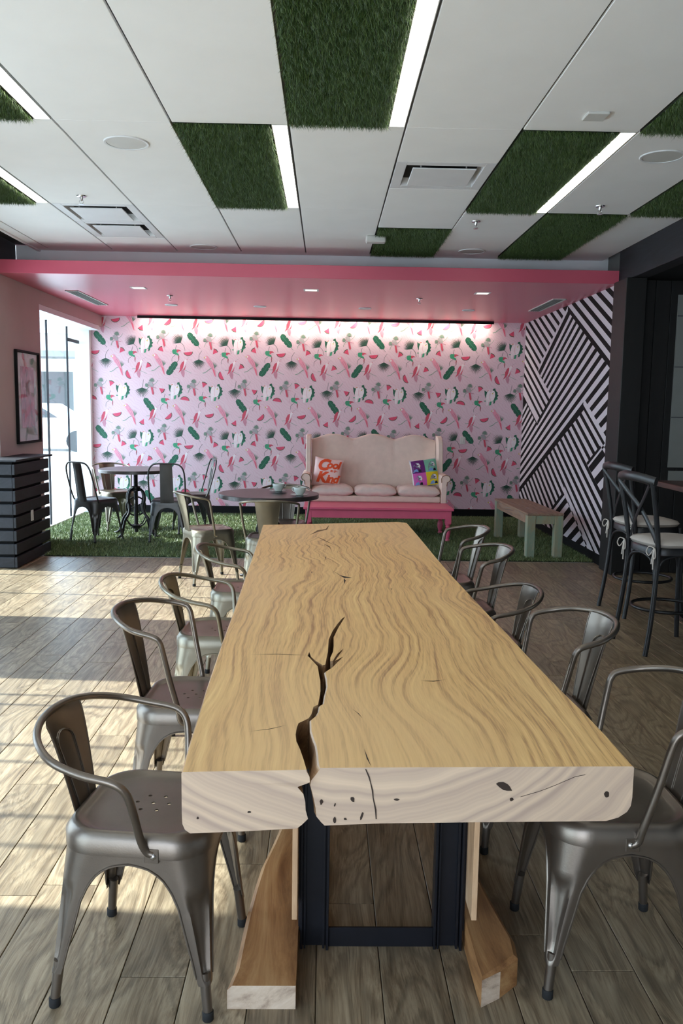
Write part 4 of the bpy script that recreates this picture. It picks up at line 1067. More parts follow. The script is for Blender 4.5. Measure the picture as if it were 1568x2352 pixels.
ec = [(0.087, 0.760), (0.093, 0.745), (0.097, 0.733), (0.101, 0.715), (0.103, 0.70), (0.108, 0.675), (0.110, 0.655)]
vs = [(x-0.1-0.0011, fy(x)-3.3, z) for x, z in ec]+[(x-0.1+0.0011+0.001*(i % 2), fy(x)-3.3, z) for i, (x, z) in enumerate(ec)][::-1]
q.add(vs, [tuple(range(len(vs)))])
ec = [(0.40, 0.700), (0.44, 0.712), (0.47, 0.724), (0.51, 0.742), (0.53, 0.746)]
vs = [(x-0.1, fy(x)-3.3, z-0.0006) for x, z in ec]+[(x-0.1, fy(x)-3.3, z+0.0005) for x, z in ec][::-1]
q.add(vs, [tuple(range(len(vs)))])
o = q.build('end_knots', M['dark_fill'], slab); o['kind'] = 'stuff'
# steel base frames
def base(yc):
    fy0 = yc-3.3
    for sx in (0, 1):
        xa, xb = ((-0.054, 0.024) if sx == 0 else (0.311, 0.389)); xa -= 0.1; xb -= 0.1
        p = MB(); t_ = 0.007
        p.box(xa, xa+t_, fy0, fy0+0.045, 0.0, 0.642, c=0.001); p.box(xb-t_, xb, fy0-0.005, fy0+0.045, 0.0, 0.642, c=0.001)
        p.box(xa+t_, xb-t_, fy0+0.019, fy0+0.026, 0.0, 0.642)
        p.box(xa+0.011, xa+0.015, fy0+0.004, fy0+0.019, 0.0, 0.642); p.box(xb-0.017, xb-0.011, fy0+0.004, fy0+0.019, 0.0, 0.642)
        p.build('steel_post', M['navy'], table)
        px = (xa-0.019, xa-0.005) if sx == 0 else (xb+0.007, xb+0.021)
        MB().box(px[0], px[1], fy0-0.09, fy0+0.42, 0.145, 0.642, c=0.001).build('side_board', M['ply'], table)
        bx = (xa-0.005, xa) if sx == 0 else (xb, xb+0.007)
        MB().box(bx[0], bx[1], fy0+0.01, fy0+0.03, 0.05, 0.40).build('spacer', M['navy'], table)
    MB().box(0.024-0.1, 0.311-0.1, fy0+0.01, fy0+0.017, 0.002, 0.058, c=0.001).build('cross_bar', M['navy'], table)
    MB().box(0.024-0.1, 0.311-0.1, fy0+0.01, fy0+0.03, 0.62, 0.642).build('cross_bar', M['navy'], table)
base(2.125); base(4.35)
# live-edge runners on the floor
def runner(outer, inner, h, label=None, tip=None, chamf=0.012):
    pts = outer+inner[::-1]
    l0 = [(x-0.1+ (chamf if i < len(outer) and outer[0][0] < inner[0][0] else (-chamf if i < len(outer) else 0)), y-3.3, h) for i, (x, y) in enumerate(pts)]
    l1 = [(x-0.1, y-3.3, h-chamf) for x, y in pts]; l2 = [(x-0.1, y-3.3, 0.0) for x, y in pts]
    b_ = MB(); b_.loft([l0, l1, l2], 0)
    o = b_.build('floor_runner', [M['log'], M['logend']], table, fix=True)
    for p in o.data.polygons:
        if p.normal.y < -0.8: p.material_index = 1
    return o
runner([(-0.225, 1.896), (-0.213, 1.96), (-0.209, 2.09), (-0.204, 2.2), (-0.195, 2.32), (-0.183, 2.44), (-0.160, 2.56), (-0.142, 2.67), (-0.135, 2.9), (-0.15, 3.3), (-0.17, 3.8), (-0.19, 4.4), (-0.2, 4.7)],
       [(-0.057, 1.896), (-0.057, 1.96), (-0.058, 2.09), (-0.058, 2.2), (-0.058, 2.32), (-0.058, 2.44), (-0.058, 2.56), (-0.058, 2.67), (-0.058, 2.9), (-0.058, 3.3), (-0.058, 3.8), (-0.058, 4.4), (-0.058, 4.7)], 0.062)
runner([(0.455, 1.935), (0.51, 1.985), (0.515, 2.05), (0.503, 2.13), (0.487, 2.25), (0.475, 2.36), (0.45, 2.5), (0.44, 2.7), (0.45, 3.2), (0.47, 3.8), (0.49, 4.4), (0.48, 4.7)],
       [(0.402, 1.902), (0.400, 1.95), (0.399, 2.05), (0.398, 2.13), (0.398, 2.25), (0.398, 2.36), (0.398, 2.5), (0.398, 2.7), (0.398, 3.2), (0.398, 3.8), (0.398, 4.4), (0.398, 4.7)], 0.085)

# ------------------------------------------------------------------ metal cafe chairs
def leg_mesh(sx, sy, hx, hy, hsx, hsy):
    """pressed steel leg with its quarter of the arched apron. hx,hy half size at the top, hsx,hsy at the floor"""
    W_ = [(0.0, 0.026), (0.09, 0.0275), (0.10, 0.030), (0.15, 0.039), (0.22, 0.054), (0.28, 0.066), (0.32, 0.082), (0.345, 0.099), (0.360, 0.115), (0.371, 0.135), (0.3775, 0.158), (0.3805, 0.185), (0.43, 0.185)]
    Rr = [(0.0, 0.0125), (0.09, 0.0135), (0.11, 0.021), (0.2, 0.036), (0.3, 0.056), (0.43, 0.088)]
    zs = [0.425, 0.405, 0.388, 0.3805, 0.3785, 0.3755, 0.371, 0.366, 0.358, 0.345, 0.33, 0.315, 0.30, 0.28, 0.26, 0.235, 0.21, 0.18, 0.15, 0.125, 0.108, 0.098, 0.09]
    nf, na = 4, 15; P = []
    for z in zs:
        t = (0.425-z)/0.425
        cx = hx+(hsx-hx)*t**1.15; cy = hy+(hsy-hy)*t**1.15
        r_ = interp(Rr, z); w = interp(W_, z)
        wx, wy = min(w, cx), min(w, cy); wx = max(wx, r_*1.03); wy = max(wy, r_*1.03)
        row = []
        for i in range(nf): u = i/nf; row.append((cx-wx+(wx-r_)*u, cy))
        for i in range(na):
            a = math.pi/2*(1-i/(na-1))
            g = 0.0
            if 0.10 < z < 0.315:
                e = min(1, (z-0.10)/0.03)*min(1, (0.315-z)/0.03)
                q_ = (i-(na-1)/2)/(na-1)*2
                g = 0.013*e*(max(0, 1-(abs(q_)/0.72)**4))
            rr_ = r_-g
            row.append((cx-r_+rr_*math.cos(a)*1.0, cy-r_+rr_*math.sin(a)))
        for i in range(1, nf+1): u = i/nf; row.append((cx, cy-r_-(wy-r_)*u))
        P.append([(sx*x, sy*y, z) for x, y in row])
    B = MB(); B.grid(P)
    n = len(P[0])
    for j in (0, n-1):
        edge = [P[i][j] for i in range(3, len(P)-2)]
        B.tube(edge, [0.0032*min(1.0, 0.35+(p[2]-0.09)/0.06) for p in edge], 6)
    c0 = (sx*(hx+(hsx-hx)*0.687-0.0155), sy*(hy+(hsy-hy)*0.687-0.0155), 0.118)
    B.tube([c0, (sx*(hsx-0.0125), sy*(hsy-0.0125), 0.012)], [0.0135, 0.0118], 14, caps=True)
    return B
def armchair_frame_path(high):
    if high: h = [(0.002, 0.186, 0.408), (-0.014, 0.190, 0.420), (-0.020, 0.199, 0.46), (-0.044, 0.216, 0.57), (-0.063, 0.227, 0.665), (-0.073, 0.230, 0.700), (-0.095, 0.231, 0.718), (-0.165, 0.217, 0.733), (-0.225, 0.165, 0.748), (-0.268, 0.085, 0.757), (-0.28, 0.0, 0.760)]
    else: h = [(0.060, 0.186, 0.412), (0.044, 0.189, 0.422), (0.034, 0.201, 0.46), (0.026, 0.228, 0.545), (0.014, 0.240, 0.590), (-0.018, 0.246, 0.613), (-0.09, 0.244, 0.626), (-0.170, 0.222, 0.645), (-0.228, 0.165, 0.665), (-0.260, 0.088, 0.678), (-0.270, 0.0, 0.682)]
    l = h+[(x, -y, z) for x, y, z in h[-2::-1]]
    return catmull(l, 4)
def sidechair_frame_path():
    h = [(-0.115, 0.176, 0.415), (-0.14, 0.186, 0.46), (-0.175, 0.190, 0.56), (-0.215, 0.190, 0.70), (-0.238, 0.178, 0.785), (-0.250, 0.145, 0.833), (-0.256, 0.095, 0.850), (-0.258, 0.0, 0.853)]
    return catmull(h+[(x, -y, z) for x, y, z in h[-2::-1]], 4)
MESH = {}
def seat_mesh(hx, hy, mat):
    n = 48; B = MB()
    def se(r_, z, sc=1.0):
        out = []; g_ = 0.006 if r_ > 0.99 else 0.0
        ax, ay = (hx+g_)*r_ if r_ <= 1 else hx+g_, (hy+g_)*r_ if r_ <= 1 else hy+g_
        rad = min(ax, ay)*0.50+ (1-min(r_, 1))*0.08
        for q_ in range(4):
            cxs, cys = ((1, 1), (-1, 1), (-1, -1), (1, -1))[q_]
            for k in range(12):
                a = math.pi/2*(q_+k/11)
                out.append((cxs*(ax-rad)+rad*math.cos(a), cys*(ay-rad)+rad*math.sin(a), z))
        return out
    rings = [se(0.62, 0.447), se(0.80, 0.447), se(0.855, 0.449), se(0.89, 0.4545), se(0.92, 0.4565), se(0.95, 0.4555), se(0.972, 0.4525), se(0.988, 0.4475), se(1.012, 0.436), se(1.012, 0.402), se(1.012, 0.400), se(0.985, 0.400)]
    vs = [p for r_ in rings for p in r_]; fs = []
    for i in range(len(rings)-1):
        for k in range(n):
            k2 = (k+1) % n; fs.append((i*n+k2, i*n+k, (i+1)*n+k, (i+1)*n+k2))
    B.add(vs, fs)
    holes = [[(x+0.0055*math.cos(-2*math.pi*i/8), y+0.0055*math.sin(-2*math.pi*i/8), 0.447) for i in range(8)] for x, y in ((0, 0), (0.042, 0.0), (-0.042, 0.0), (0.021, 0.038), (-0.021, 0.038), (0.021, -0.038), (-0.021, -0.038))]
    pl = [[Vector(p) for p in rings[0]]]+[[Vector(p) for p in h] for h in holes]
    flat = [p for l in pl for p in l]
    tr = tessellate_polygon(pl)
    tl = []
    for t in tr:
        a, b_, c = (flat[i] for i in t)
        t = tuple(t)
        if (b_-a).cross(c-a).z < 0: t = t[::-1]
        tl.append(t)
    B.add([tuple(p) for p in flat], tl)
    for h in holes:
        B.add(h+[(x, y, z-0.003) for x, y, z in h], [(i, (i+1) % 8, (i+1) % 8+8, i+8) for i in range(8)])
    return B
def build_chair(kind, mat):
    arm = kind.startswith('armchair'); high = kind == 'armchair_high'; xt = -0.277 if high else -0.266
    hx, hy = (0.18, 0.182)
    root = bpy.data.objects.new('armchair' if arm else 'side_chair', None); COL.objects.link(root)
    seat_mesh(hx, hy, mat).build('seat', mat, root, smooth=45)
    for sx, sy in ((1, 1), (1, -1), (-1, 1), (-1, -1)):
        l = leg_mesh(sx, sy, 0.180, 0.182, 0.205, 0.200).build('leg', mat, root, smooth=50)
        c = MB(); c.lathe([(0.0125, 0.0), (0.014, 0.002), (0.014, 0.022), (0.0125, 0.024)], c=(sx*0.1925, sy*0.1875), n=14); c.build('rubber_foot', M['rubber'], l, smooth=40)
    path = armchair_frame_path(high) if arm else sidechair_frame_path()
    fr_ = MB(); fr_.tube(path, 0.0098 if arm else 0.0085, 10); fr = fr_.build('back_rail' if arm else 'back_frame', mat, root, smooth=60)
    for s in (1, -1):
        if arm:
            k = MB(); bxo = -0.058 if high else 0.0; k.box(0.040+bxo, 0.075+bxo, min(s*0.183, s*0.1905), max(s*0.183, s*0.1905), 0.392, 0.427, c=0.001)
            br = k.build('arm_bracket', mat, root)
            k = MB(); k.T = Matrix.Translation((0.062+bxo, s*0.1905, 0.409)) @ Matrix.Rotation(-s*math.pi/2, 4, 'X')
            k.lathe([(0.0075, 0), (0.0075, 0.002), (0.005, 0.0045), (0.001, 0.005)], n=12); k.build('screw', M['chrome'], br, smooth=40)
    # back splat, a bent pressed sheet
    rows_ = 14; cols_ = 9; P = []; top = (0.754 if high else 0.676) if arm else 0.848; bot = 0.428
    for i in range(rows_):
        u = i/(rows_-1); z = top+(bot-top)*u
        if arm: hw = 0.098-0.036*u; xb = xt+(-0.180-xt)*u**0.85; curv = 0.030*(1-u)
        else: hw = 0.062+0.008*u - 0.0*u; xb = -0.256+0.072*u**0.9; curv = 0.004*(1-u)
        row = []
        for j in range(cols_):
            v = -1+2*j/(cols_-1)
            e = 0.0035*(1 if abs(v) < 0.55 else 0)*(1 if 0.12 < u < 0.97 else 0)
            row.append((xb+curv*v*v-e, v*hw, z))
        P.append(row)
    Bk = MB(); Bk.grid(P); back2 = [[(x-0.0016, y, z) for x, y, z in r_] for r_ in P]; Bk.grid([r_[::-1] for r_ in back2])
    Bk.tube([r_[0] for r_ in P], 0.0022, 5); Bk.tube([r_[-1] for r_ in P], 0.0022, 5)
    sp_ = Bk.build('back_splat', mat, root, smooth=50)
    # pressed rib outline
    def on(u, v, off):
        z = top+(bot-top)*u
        if arm: hw = 0.098-0.036*u; xb = xt+(-0.180-xt)*u**0.85; curv = 0.030*(1-u)
        else: hw = 0.062+0.008*u; xb = -0.256+0.072*u**0.9; curv = 0.004*(1-u)
        return (xb+curv*v*v+off, v*hw, z)
    arc = [on(0.97, -0.5, 0), on(0.7, -0.5, 0), on(0.4, -0.5, 0)]+[on(0.30-0.11*math.sin(math.pi*k/8)*(1.0 if arm else 0.8), -0.5*math.cos(math.pi*k/8), 0) for k in range(9)]+[on(0.4, 0.5, 0), on(0.7, 0.5, 0), on(0.97, 0.5, 0)]
    rb = MB(); rb.tube([(x+0.001, y, z) for x, y, z in arc], 0.0022, 5); rb.tube([(x-0.003, y, z) for x, y, z in arc], 0.0022, 5); rb.build('pressed_rib', mat, sp_, smooth=60)
    return root
protos = {}
def put_chair(kind, matname, x, y, deg, label, group):
    key = (kind, matname)
    if key not in protos:
        o = protos[key] = build_chair(kind, M[matname])
    else: o = copy_tree(protos[key])
    o.location = (x, y, 0 if y < 8.2 else 0.014); o.rotation_euler = (0, 0, R(deg))
    tag(o, label, 'chair', group)
    return o
GT = 'metal armchairs along the slab table'; GC = 'metal armchairs at the table with the cups'; GS = 'metal chairs at the round table by the window'
AL, AH = 'armchair', 'armchair_high'
put_chair(AL, 'steel', -0.435, 2.07, -7, 'low-backed gunmetal armchair at lower left, nearest on the left side of the slab table', GT)
put_chair(AH, 'steel', -0.452, 2.90, -3, 'high-armed gunmetal armchair, second from the front on the left side of the slab table', GT)
put_chair(AL, 'steel_bronze', -0.475, 3.80, -2, 'gunmetal armchair, third from the front on the left side of the slab table', GT)
put_chair(AL, 'steel_bronze', -0.45, 4.70, 0, 'gunmetal armchair, farthest from the camera on the left side of the slab table', GT)
put_chair(AH, 'steel', 0.77, 2.127, 180, 'gunmetal armchair at the lower right corner, nearest on the right of the slab table', GT)
put_chair(AH, 'steel', 0.725, 2.83, 184, 'gunmetal armchair, second from the front on the right side of the slab table', GT)
put_chair(AL, 'steel', 0.69, 3.66, 184, 'low gunmetal armchair, third from the front on the right side of the slab table', GT)
put_chair(AH, 'steel', 0.695, 4.30, 184, 'gunmetal armchair, fourth from the front on the right side of the slab table', GT)
put_chair(AH, 'steel', 0.71, 5.02, 184, 'gunmetal armchair, farthest from the camera on the right side of the slab table', GT)
put_chair(AH, 'steel_bronze', -0.985, 7.02, 28, 'light bronze armchair facing the cup table from its left side', GC)
put_chair(AH, 'steel_bronze', -0.435, 6.62, 88, 'bronze armchair with its back to the camera in front of the cup table', GC)
put_chair(AH, 'steel', -0.37, 7.45, 266, 'grey armchair behind the cup table, beside the pink bench', GC)
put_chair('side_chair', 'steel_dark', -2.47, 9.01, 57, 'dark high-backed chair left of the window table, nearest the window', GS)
put_chair(AH, 'steel_bronze', -2.47, 9.86, -52, 'bronze armchair behind the window table, against the white jamb', GS)
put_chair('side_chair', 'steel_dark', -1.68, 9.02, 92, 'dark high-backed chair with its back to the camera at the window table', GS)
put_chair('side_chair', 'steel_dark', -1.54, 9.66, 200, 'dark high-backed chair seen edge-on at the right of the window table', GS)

# ------------------------------------------------------------------ round tables with cast crank bases
def round_table(x, y, r_, h, rz, label, z=0.0):
    t = thing('round_table', (x, y, z), rz, label, 'table', 'round metal cafe tables')
    MB().lathe([(r_-0.004, h-0.036), (r_, h-0.034), (r_, h-0.003), (r_-0.003, h), (0.001, h)], n=64, caps=False).lathe([(r_-0.004, h-0.036), (0.001, h-0.036)], n=64, caps=False).build('tabletop', M['table_dark'], t, smooth=30)
    c = MB(); c.lathe([(0.022, 0.04), (0.022, h-0.036)], n=16); c.lathe([(0.07, h-0.046), (0.07, h-0.037)], n=20)
    for k in range(30): c.lathe([(0.0215, 0.36+k*0.011), (0.0245, 0.3655+k*0.011), (0.0215, 0.371+k*0.011)], n=12, caps=False)
    c.build('screw_post', M['castiron'], t, smooth=30)
    c = MB(); c.lathe([(0.03, 0.50), (0.062, 0.505), (0.062, 0.525), (0.05, 0.53), (0.05, 0.555), (0.03, 0.56)], n=20)
    c.build('hub', M['castiron'], t, smooth=30)
    MB().lathe([(0.03, 0.08), (0.05, 0.09), (0.055, 0.12), (0.03, 0.13)], n=20).build('collar', M['castiron'], t, smooth=30)
    g = MB(); g.tube([(0.105*math.cos(a), 0.02+0.0*a, 0.33+0.105*math.sin(a)) for a in [2*math.pi*k/28 for k in range(28)]], 0.009, 8, closed=True)
    for k in range(4):
        a = k*math.pi/2+0.4; g.tube([(0.02*math.cos(a), 0.02, 0.33+0.02*math.sin(a)), (0.1*math.cos(a), 0.02, 0.33+0.1*math.sin(a))], 0.006, 6)
    g.build('crank_wheel', M['castiron'], t, smooth=50)
    for k in range(4):
        a = k*math.pi/2+math.pi/4; ca, sa = math.cos(a), math.sin(a)
        pr = catmull([(0.05, 0, 0.525), (0.10, 0, 0.50), (0.125, 0, 0.43), (0.105, 0, 0.34), (0.12, 0, 0.26), (0.175, 0, 0.20), (0.21, 0, 0.12), (0.235, 0, 0.05), (0.285, 0, 0.016), (0.32, 0, 0.012)], 4)
        l = MB(); l.tube([(p.x*ca, p.x*sa, p.z) for p in pr], [0.015]*(len(pr)-6)+[0.014, 0.013, 0.012, 0.012, 0.012, 0.012], 8)
        br = catmull([(0.04, 0, 0.11), (0.10, 0, 0.13), (0.16, 0, 0.20)], 3); l.tube([(p.x*ca, p.x*sa, p.z) for p in br], 0.008, 6)
        l.build('leg', M['castiron'], t, smooth=50)
    return t
round_table(-0.475, 7.02, 0.42, 0.752, 0.15, 'round dark table holding two coffee cups')
round_table(-2.12, 9.36, 0.40, 0.752, 0.3, 'round grey table on the turf by the window, empty', z=0.014)
def cup(x, y, z, rz, label, coffee=True):
    s = MB(); s.lathe([(0.001, 0.004), (0.03, 0.004), (0.034, 0.007), (0.07, 0.013), (0.075, 0.017), (0.071, 0.018), (0.035, 0.012), (0.001, 0.010)], n=36, caps=False)
    s.lathe([(0.022, 0.0), (0.03, 0.0), (0.03, 0.004)], n=24, caps=True)
    o = s.build('saucer', M['porcelain'], smooth=60); o.location = (x, y, z); tag(o, 'pale saucer under the '+('left' if 'left' in label else 'right')+' coffee cup', 'saucer', 'saucers on the round table')
    t = thing('coffee_cup', (x, y, z+0.0125), rz, label[0].lower()+label[1:], 'cup', 'cups on the round table')
    c = MB(); c.lathe([(0.001, 0.006), (0.024, 0.004), (0.027, 0.0), (0.030, 0.002), (0.030, 0.006), (0.040, 0.018), (0.048, 0.036), (0.0505, 0.060), (0.0495, 0.0615), (0.048, 0.060), (0.0455, 0.036), (0.037, 0.018), (0.02, 0.010), (0.001, 0.009)], n=40, caps=False)
    c.build('cup_body', M['porcelain'], t, smooth=60)
    h = MB(); h.tube(catmull([(0.046, 0, 0.05), (0.066, 0, 0.052), (0.072, 0, 0.04), (0.062, 0, 0.026), (0.043, 0, 0.024)], 4), 0.0042, 8, flat=1.4); h.build('handle', M['porcelain'], t, smooth=60)
    if coffee: MB().lathe([(0.0001, 0.053), (0.0468, 0.053)], n=36, caps=False).build('coffee', M['coffee'], t)
cup(-0.40, 7.10, 0.7525, 0.6, 'left one of two pale cups on the round table, filled with milky coffee')
cup(-0.21, 6.80, 0.7525, 2.6, 'right one of two pale cups on the round table, nearer the edge')

# ------------------------------------------------------------------ settee on a pink bench
bx = thing('pink_bench', (0.590, 9.52, 0.014), 0, 'pink painted bench with turned legs under the cream settee', 'bench')
w2 = 0.83; d0, d1 = -0.38, 0.78
MB().box(-w2, w2, d0, d1, 0.345, 0.372, c=0.006).build('bench_top', M['pinkfurn'], bx)
ap = MB(); ap.box(-w2+0.035, w2-0.035, d0+0.03, d0+0.055, 0.255, 0.345); ap.box(-w2+0.035, w2-0.035, 0.31, 0.335, 0.255, 0.345)
ap.box(-w2+0.035, -w2+0.06, d0+0.055, 0.31, 0.255, 0.345); ap.box(w2-0.06, w2-0.035, d0+0.055, 0.31, 0.255, 0.345)
ap.box(-w2+0.028, w2-0.028, d0+0.024, d0+0.03, 0.332, 0.345)
ap.build('apron', M['pinkfurn'], bx)
pr = [(0.022, 0.0), (0.026, 0.008), (0.024, 0.02), (0.017, 0.03), (0.022, 0.045), (0.030, 0.075), (0.034, 0.11), (0.030, 0.14), (0.018, 0.155), (0.026, 0.165), (0.020, 0.175), (0.032, 0.19), (0.032, 0.20)]
lm = None
for sx in (-1, 1):
    for yy in (d0+0.062, 0.30):
        if lm is None:
            q = MB(); q.lathe(pr, n=20); q.box(-0.034, 0.034, -0.034, 0.034, 0.20, 0.3445, c=0.003); lm = q.mesh('leg', M['pinkfurn'], 40)
        o = bpy.data.objects.new('leg', lm); COL.objects.link(o); o.parent = bx; o.location = (sx*(w2-0.055), yy, 0)
st = thing('settee', (0.585, 10.02, 0.387), 0, 'cream high-backed three-seat settee with wings, standing on the pink bench', 'sofa')
# seat rail
MB().box(-0.76, 0.76, -0.31, 0.30, 0.0, 0.07, c=0.012).build('seat_rail', M['linen'], st)
# back: three humps
bk = MB(); nb_ = 49; P = []
def hump(x):
    u = (x+0.76)/1.52*3; k = u-math.floor(min(u, 2.9999)); return 0.715+0.062*math.sin(math.pi*min(max(k, 0), 1))**1.3 - 0.02*abs(x)**2
for i in range(nb_):
    x = -0.76+1.52*i/(nb_-1); zt = hump(x); row = []
    for z, y in ((0.07, 0.20), (0.3, 0.225), (0.55, 0.265), (zt-0.03, 0.300), (zt-0.006, 0.312), (zt, 0.335), (zt-0.008, 0.362), (zt-0.03, 0.372), (0.3, 0.34), (0.07, 0.31)):
        groove = 0.004*max(0, 1-min(abs(x-0.2533), abs(x+0.2533))/0.006)
        row.append((x, y+groove, z))
    P.append(row)
bk.grid([r_[::-1] for r_ in P]); n_ = len(P[0])
bk.add(P[0], [tuple(range(n_))]); bk.add(P[-1], [tuple(range(n_))[::-1]])
bk.build('back_panel', M['linen'], st, smooth=50, fix=True)
for s in (-1, 1):
    wg = MB()
    prf = [(0.33, 0.755), (0.24, 0.755), (0.16, 0.735), (0.10, 0.69), (0.06, 0.60), (0.05, 0.45), (0.03, 0.34), (-0.02, 0.29), (0.33, 0.29)]
    a_ = [(s*0.765, y, z) for y, z in prf]; b_ = [(s*0.825, y, z) for y, z in prf]; c_ = [(s*0.773, y-0.012, z+0.006) for y, z in prf]; d_ = [(s*0.818, y-0.012, z+0.006) for y, z in prf]
    n = len(prf)
    wg.add(a_+c_+d_+b_, [(i+q*n, (i+1) % n+q*n, (i+1) % n+(q+1)*n, i+(q+1)*n) for q in range(3) for i in range(n)]+[tuple(range(n))[::-1], tuple(range(3*n, 4*n))])
    wg.build('wing', M['linen'], st, smooth=40, fix=True)
    ar = MB(); pts_ = [(0.765, 0.0), (0.765, 0.24), (0.762, 0.285), (0.775, 0.315), (0.81, 0.328), (0.85, 0.318), (0.868, 0.285), (0.855, 0.255), (0.83, 0.245), (0.825, 0.2), (0.82, 0.0)]
    if s < 0: pts_ = [(-x, z) for x, z in pts_]
    L_ = [[(x, y, z) for x, z in pts_] for y in (-0.33, -0.32, 0.30)]
    L_[0] = [(x+(s*0.81-x)*0.08, -0.332, z) for x, z in pts_]
    n = len(pts_); ar.add([p for l in L_ for p in l], [(q*n+i, q*n+(i+1) % n, (q+1)*n+(i+1) % n, (q+1)*n+i) for q in range(2) for i in range(n)]+[tuple(range(n)), tuple(range(2*n, 3*n))[::-1]])
    arm_o = ar.build('arm', M['linen'], st, smooth=40, fix=True)
    nl = MB()
    for k in range(14): nl.lathe([(0.001, 0.004), (0.004, 0.002), (0.0045, 0)], c=(0, 0), n=6, caps=False) if False else None
    tr_ = MB(); tr_.tube([(x, -0.334, z) for x, z in pts_[1:10]], 0.004, 6); tr_.build('studded_trim', M['gold_fill'], arm_o)
def cushion_mesh(wx, wy, h, seed, puff=0.6, nx=26, ny=20, wr=0.006):
    rs = np.random.default_rng(seed); ph = rs.uniform(0, 6.28, 6); P = []
    B = MB()
    def prof(u, v):
        e = (1-abs(u)**4.5)*(1-abs(v)**4.5); return max(e, 0)**0.5
    for sgn in (1, -1):
        G_ = []
        for i in range(nx+1):
            u = -1+2*i/nx; u = math.sin(u*math.pi/2); row = []
            for j in range(ny+1):
                v = -1+2*j/ny; v = math.sin(v*math.pi/2)
                z = sgn*h/2*prof(u, v)
                wk = wr*(math.sin(u*9+ph[0]+2*math.sin(v*3+ph[1]))+0.7*math.sin(v*13+u*6+ph[2])+0.5*math.sin(u*21+v*4+ph[3]))*prof(u, v)
                row.append((u*wx/2*(1-0.03*abs(v)**3), v*wy/2*(1-0.03*abs(u)**3), z+wk*0.8))
            G_.append(row)
        B.grid(G_ if sgn > 0 else [r_[::-1] for r_ in G_][:])
    return B
for i in range(3):
    o = cushion_mesh(0.50, 0.50, 0.135, 40+i, wr=0.006).build('seat_cushion', M['linen_grey'], st, smooth=70, fix=True)
    o.location = ((i-1)*0.505, -0.095, 0.118)
# scatter cushions
def pillow(x, y, z, wdt, tilt, yaw_, lean, name, label, base_mat):
    t = thing(name, (x, y, z), 0, label, 'pillow')
    t.rotation_euler = (lean, tilt, yaw_)
    def ph(u, v):   # half thickness
        return 0.055*max((1-abs(u)**3)*(1-abs(v)**3), 0)**0.6
    B = MB(); n = 18
    for sg in (-1, 1):
        G_ = []
        for i in range(n+1):
            u = -1+2*i/n; row = []
            for j in range(n+1):
                v = -1+2*j/n
                pin = 1-0.07*(1-abs(u)**2)*abs(v)**6; pin2 = 1-0.07*(1-abs(v)**2)*abs(u)**6
                row.append((u*wdt/2*pin2, sg*ph(u, v), v*wdt/2*pin))
            G_.append(row)
        B.grid(G_ if sg < 0 else [r_[::-1] for r_ in G_])
    B.build('cover', base_mat, t, smooth=70, fix=True)
    def surf(px, pz, off=0.0015):
        u, v = px/(wdt/2), pz/(wdt/2); return (px, -ph(u, v)-off, pz)
    return t, surf
def sub_poly(poly, k=3):
    out = []
    for i in range(len(poly)):
        a, b_ = poly[i], poly[(i+1) % len(poly)]
        for j in range(k): out.append((a[0]+(b_[0]-a[0])*j/k, a[1]+(b_[1]-a[1])*j/k))
    return out
M['pillow_pink'] = plain('pale_pink_pillow_cotton', (236, 206, 200), 0.9, 0, 0.03)
M['orange'] = plain('orange_lettering', (226, 84, 40), 0.8)
t, surf = pillow(0.02, 10.0, 0.705, 0.35, R(7), R(-6), R(-14), 'lettered_pillow', 'pale pink pillow with orange lettering at the left end of the settee', M['pillow_pink'])
def letter(txt, x, z, size, shear, off, rotz=0.0, name='lettering'):
    cu = bpy.data.curves.new('lettering', 'FONT'); cu.body = txt; cu.size = size; cu.shear = shear; cu.offset = off; cu.space_character = 0.92; cu.resolution_u = 4
    ob = bpy.data.objects.new('tmp_text', cu); COL.objects.link(ob)
    dg = bpy.context.evaluated_depsgraph_get(); me = bpy.data.meshes.new_from_object(ob.evaluated_get(dg)); bpy.data.objects.remove(ob)
    b_ = bmesh.new(); b_.from_mesh(me)
    bmesh.ops.triangulate(b_, faces=b_.faces)
    for _ in range(2): bmesh.ops.subdivide_edges(b_, edges=[e for e in b_.edges if e.calc_length() > 0.012], cuts=1)
    bmesh.ops.triangulate(b_, faces=b_.faces)
    c, s = math.cos(rotz), math.sin(rotz)
    for v in b_.verts:
        px, pz = x+v.co.x*c-v.co.y*s, z+v.co.x*s+v.co.y*c; v.co = surf(px, pz, 0.002)
    b_.to_mesh(me); b_.free()
    me.materials.clear(); me.materials.append(M['orange']); me.name = name
    o = bpy.data.objects.new(name, me); COL.objects.link(o); o.parent = t; return o
letter('C', -0.125, 0.015, 0.185, 0.25, 0.010, 0.05)
letter('ool', -0.015, 0.045, 0.125, 0.25, 0.006, 0.05)
letter('to be', 0.035, 0.003, 0.042, 0.3, 0.0022, 0.03)
letter('K', -0.115, -0.125, 0.165, 0.25, 0.009, 0.03)
letter('ind', 0.000, -0.120, 0.125, 0.25, 0.006, 0.03)
swash = MB(); sw = stroke([(-0.02, -0.132), (0.03, -0.126), (0.08, -0.128), (0.125, -0.118)], 0.013, 0.006)
swash.add([surf(a, b_, 0.002) for a, b_ in sw], [tuple(range(len(sw)))]); swash.build('lettering', M['orange'], t)

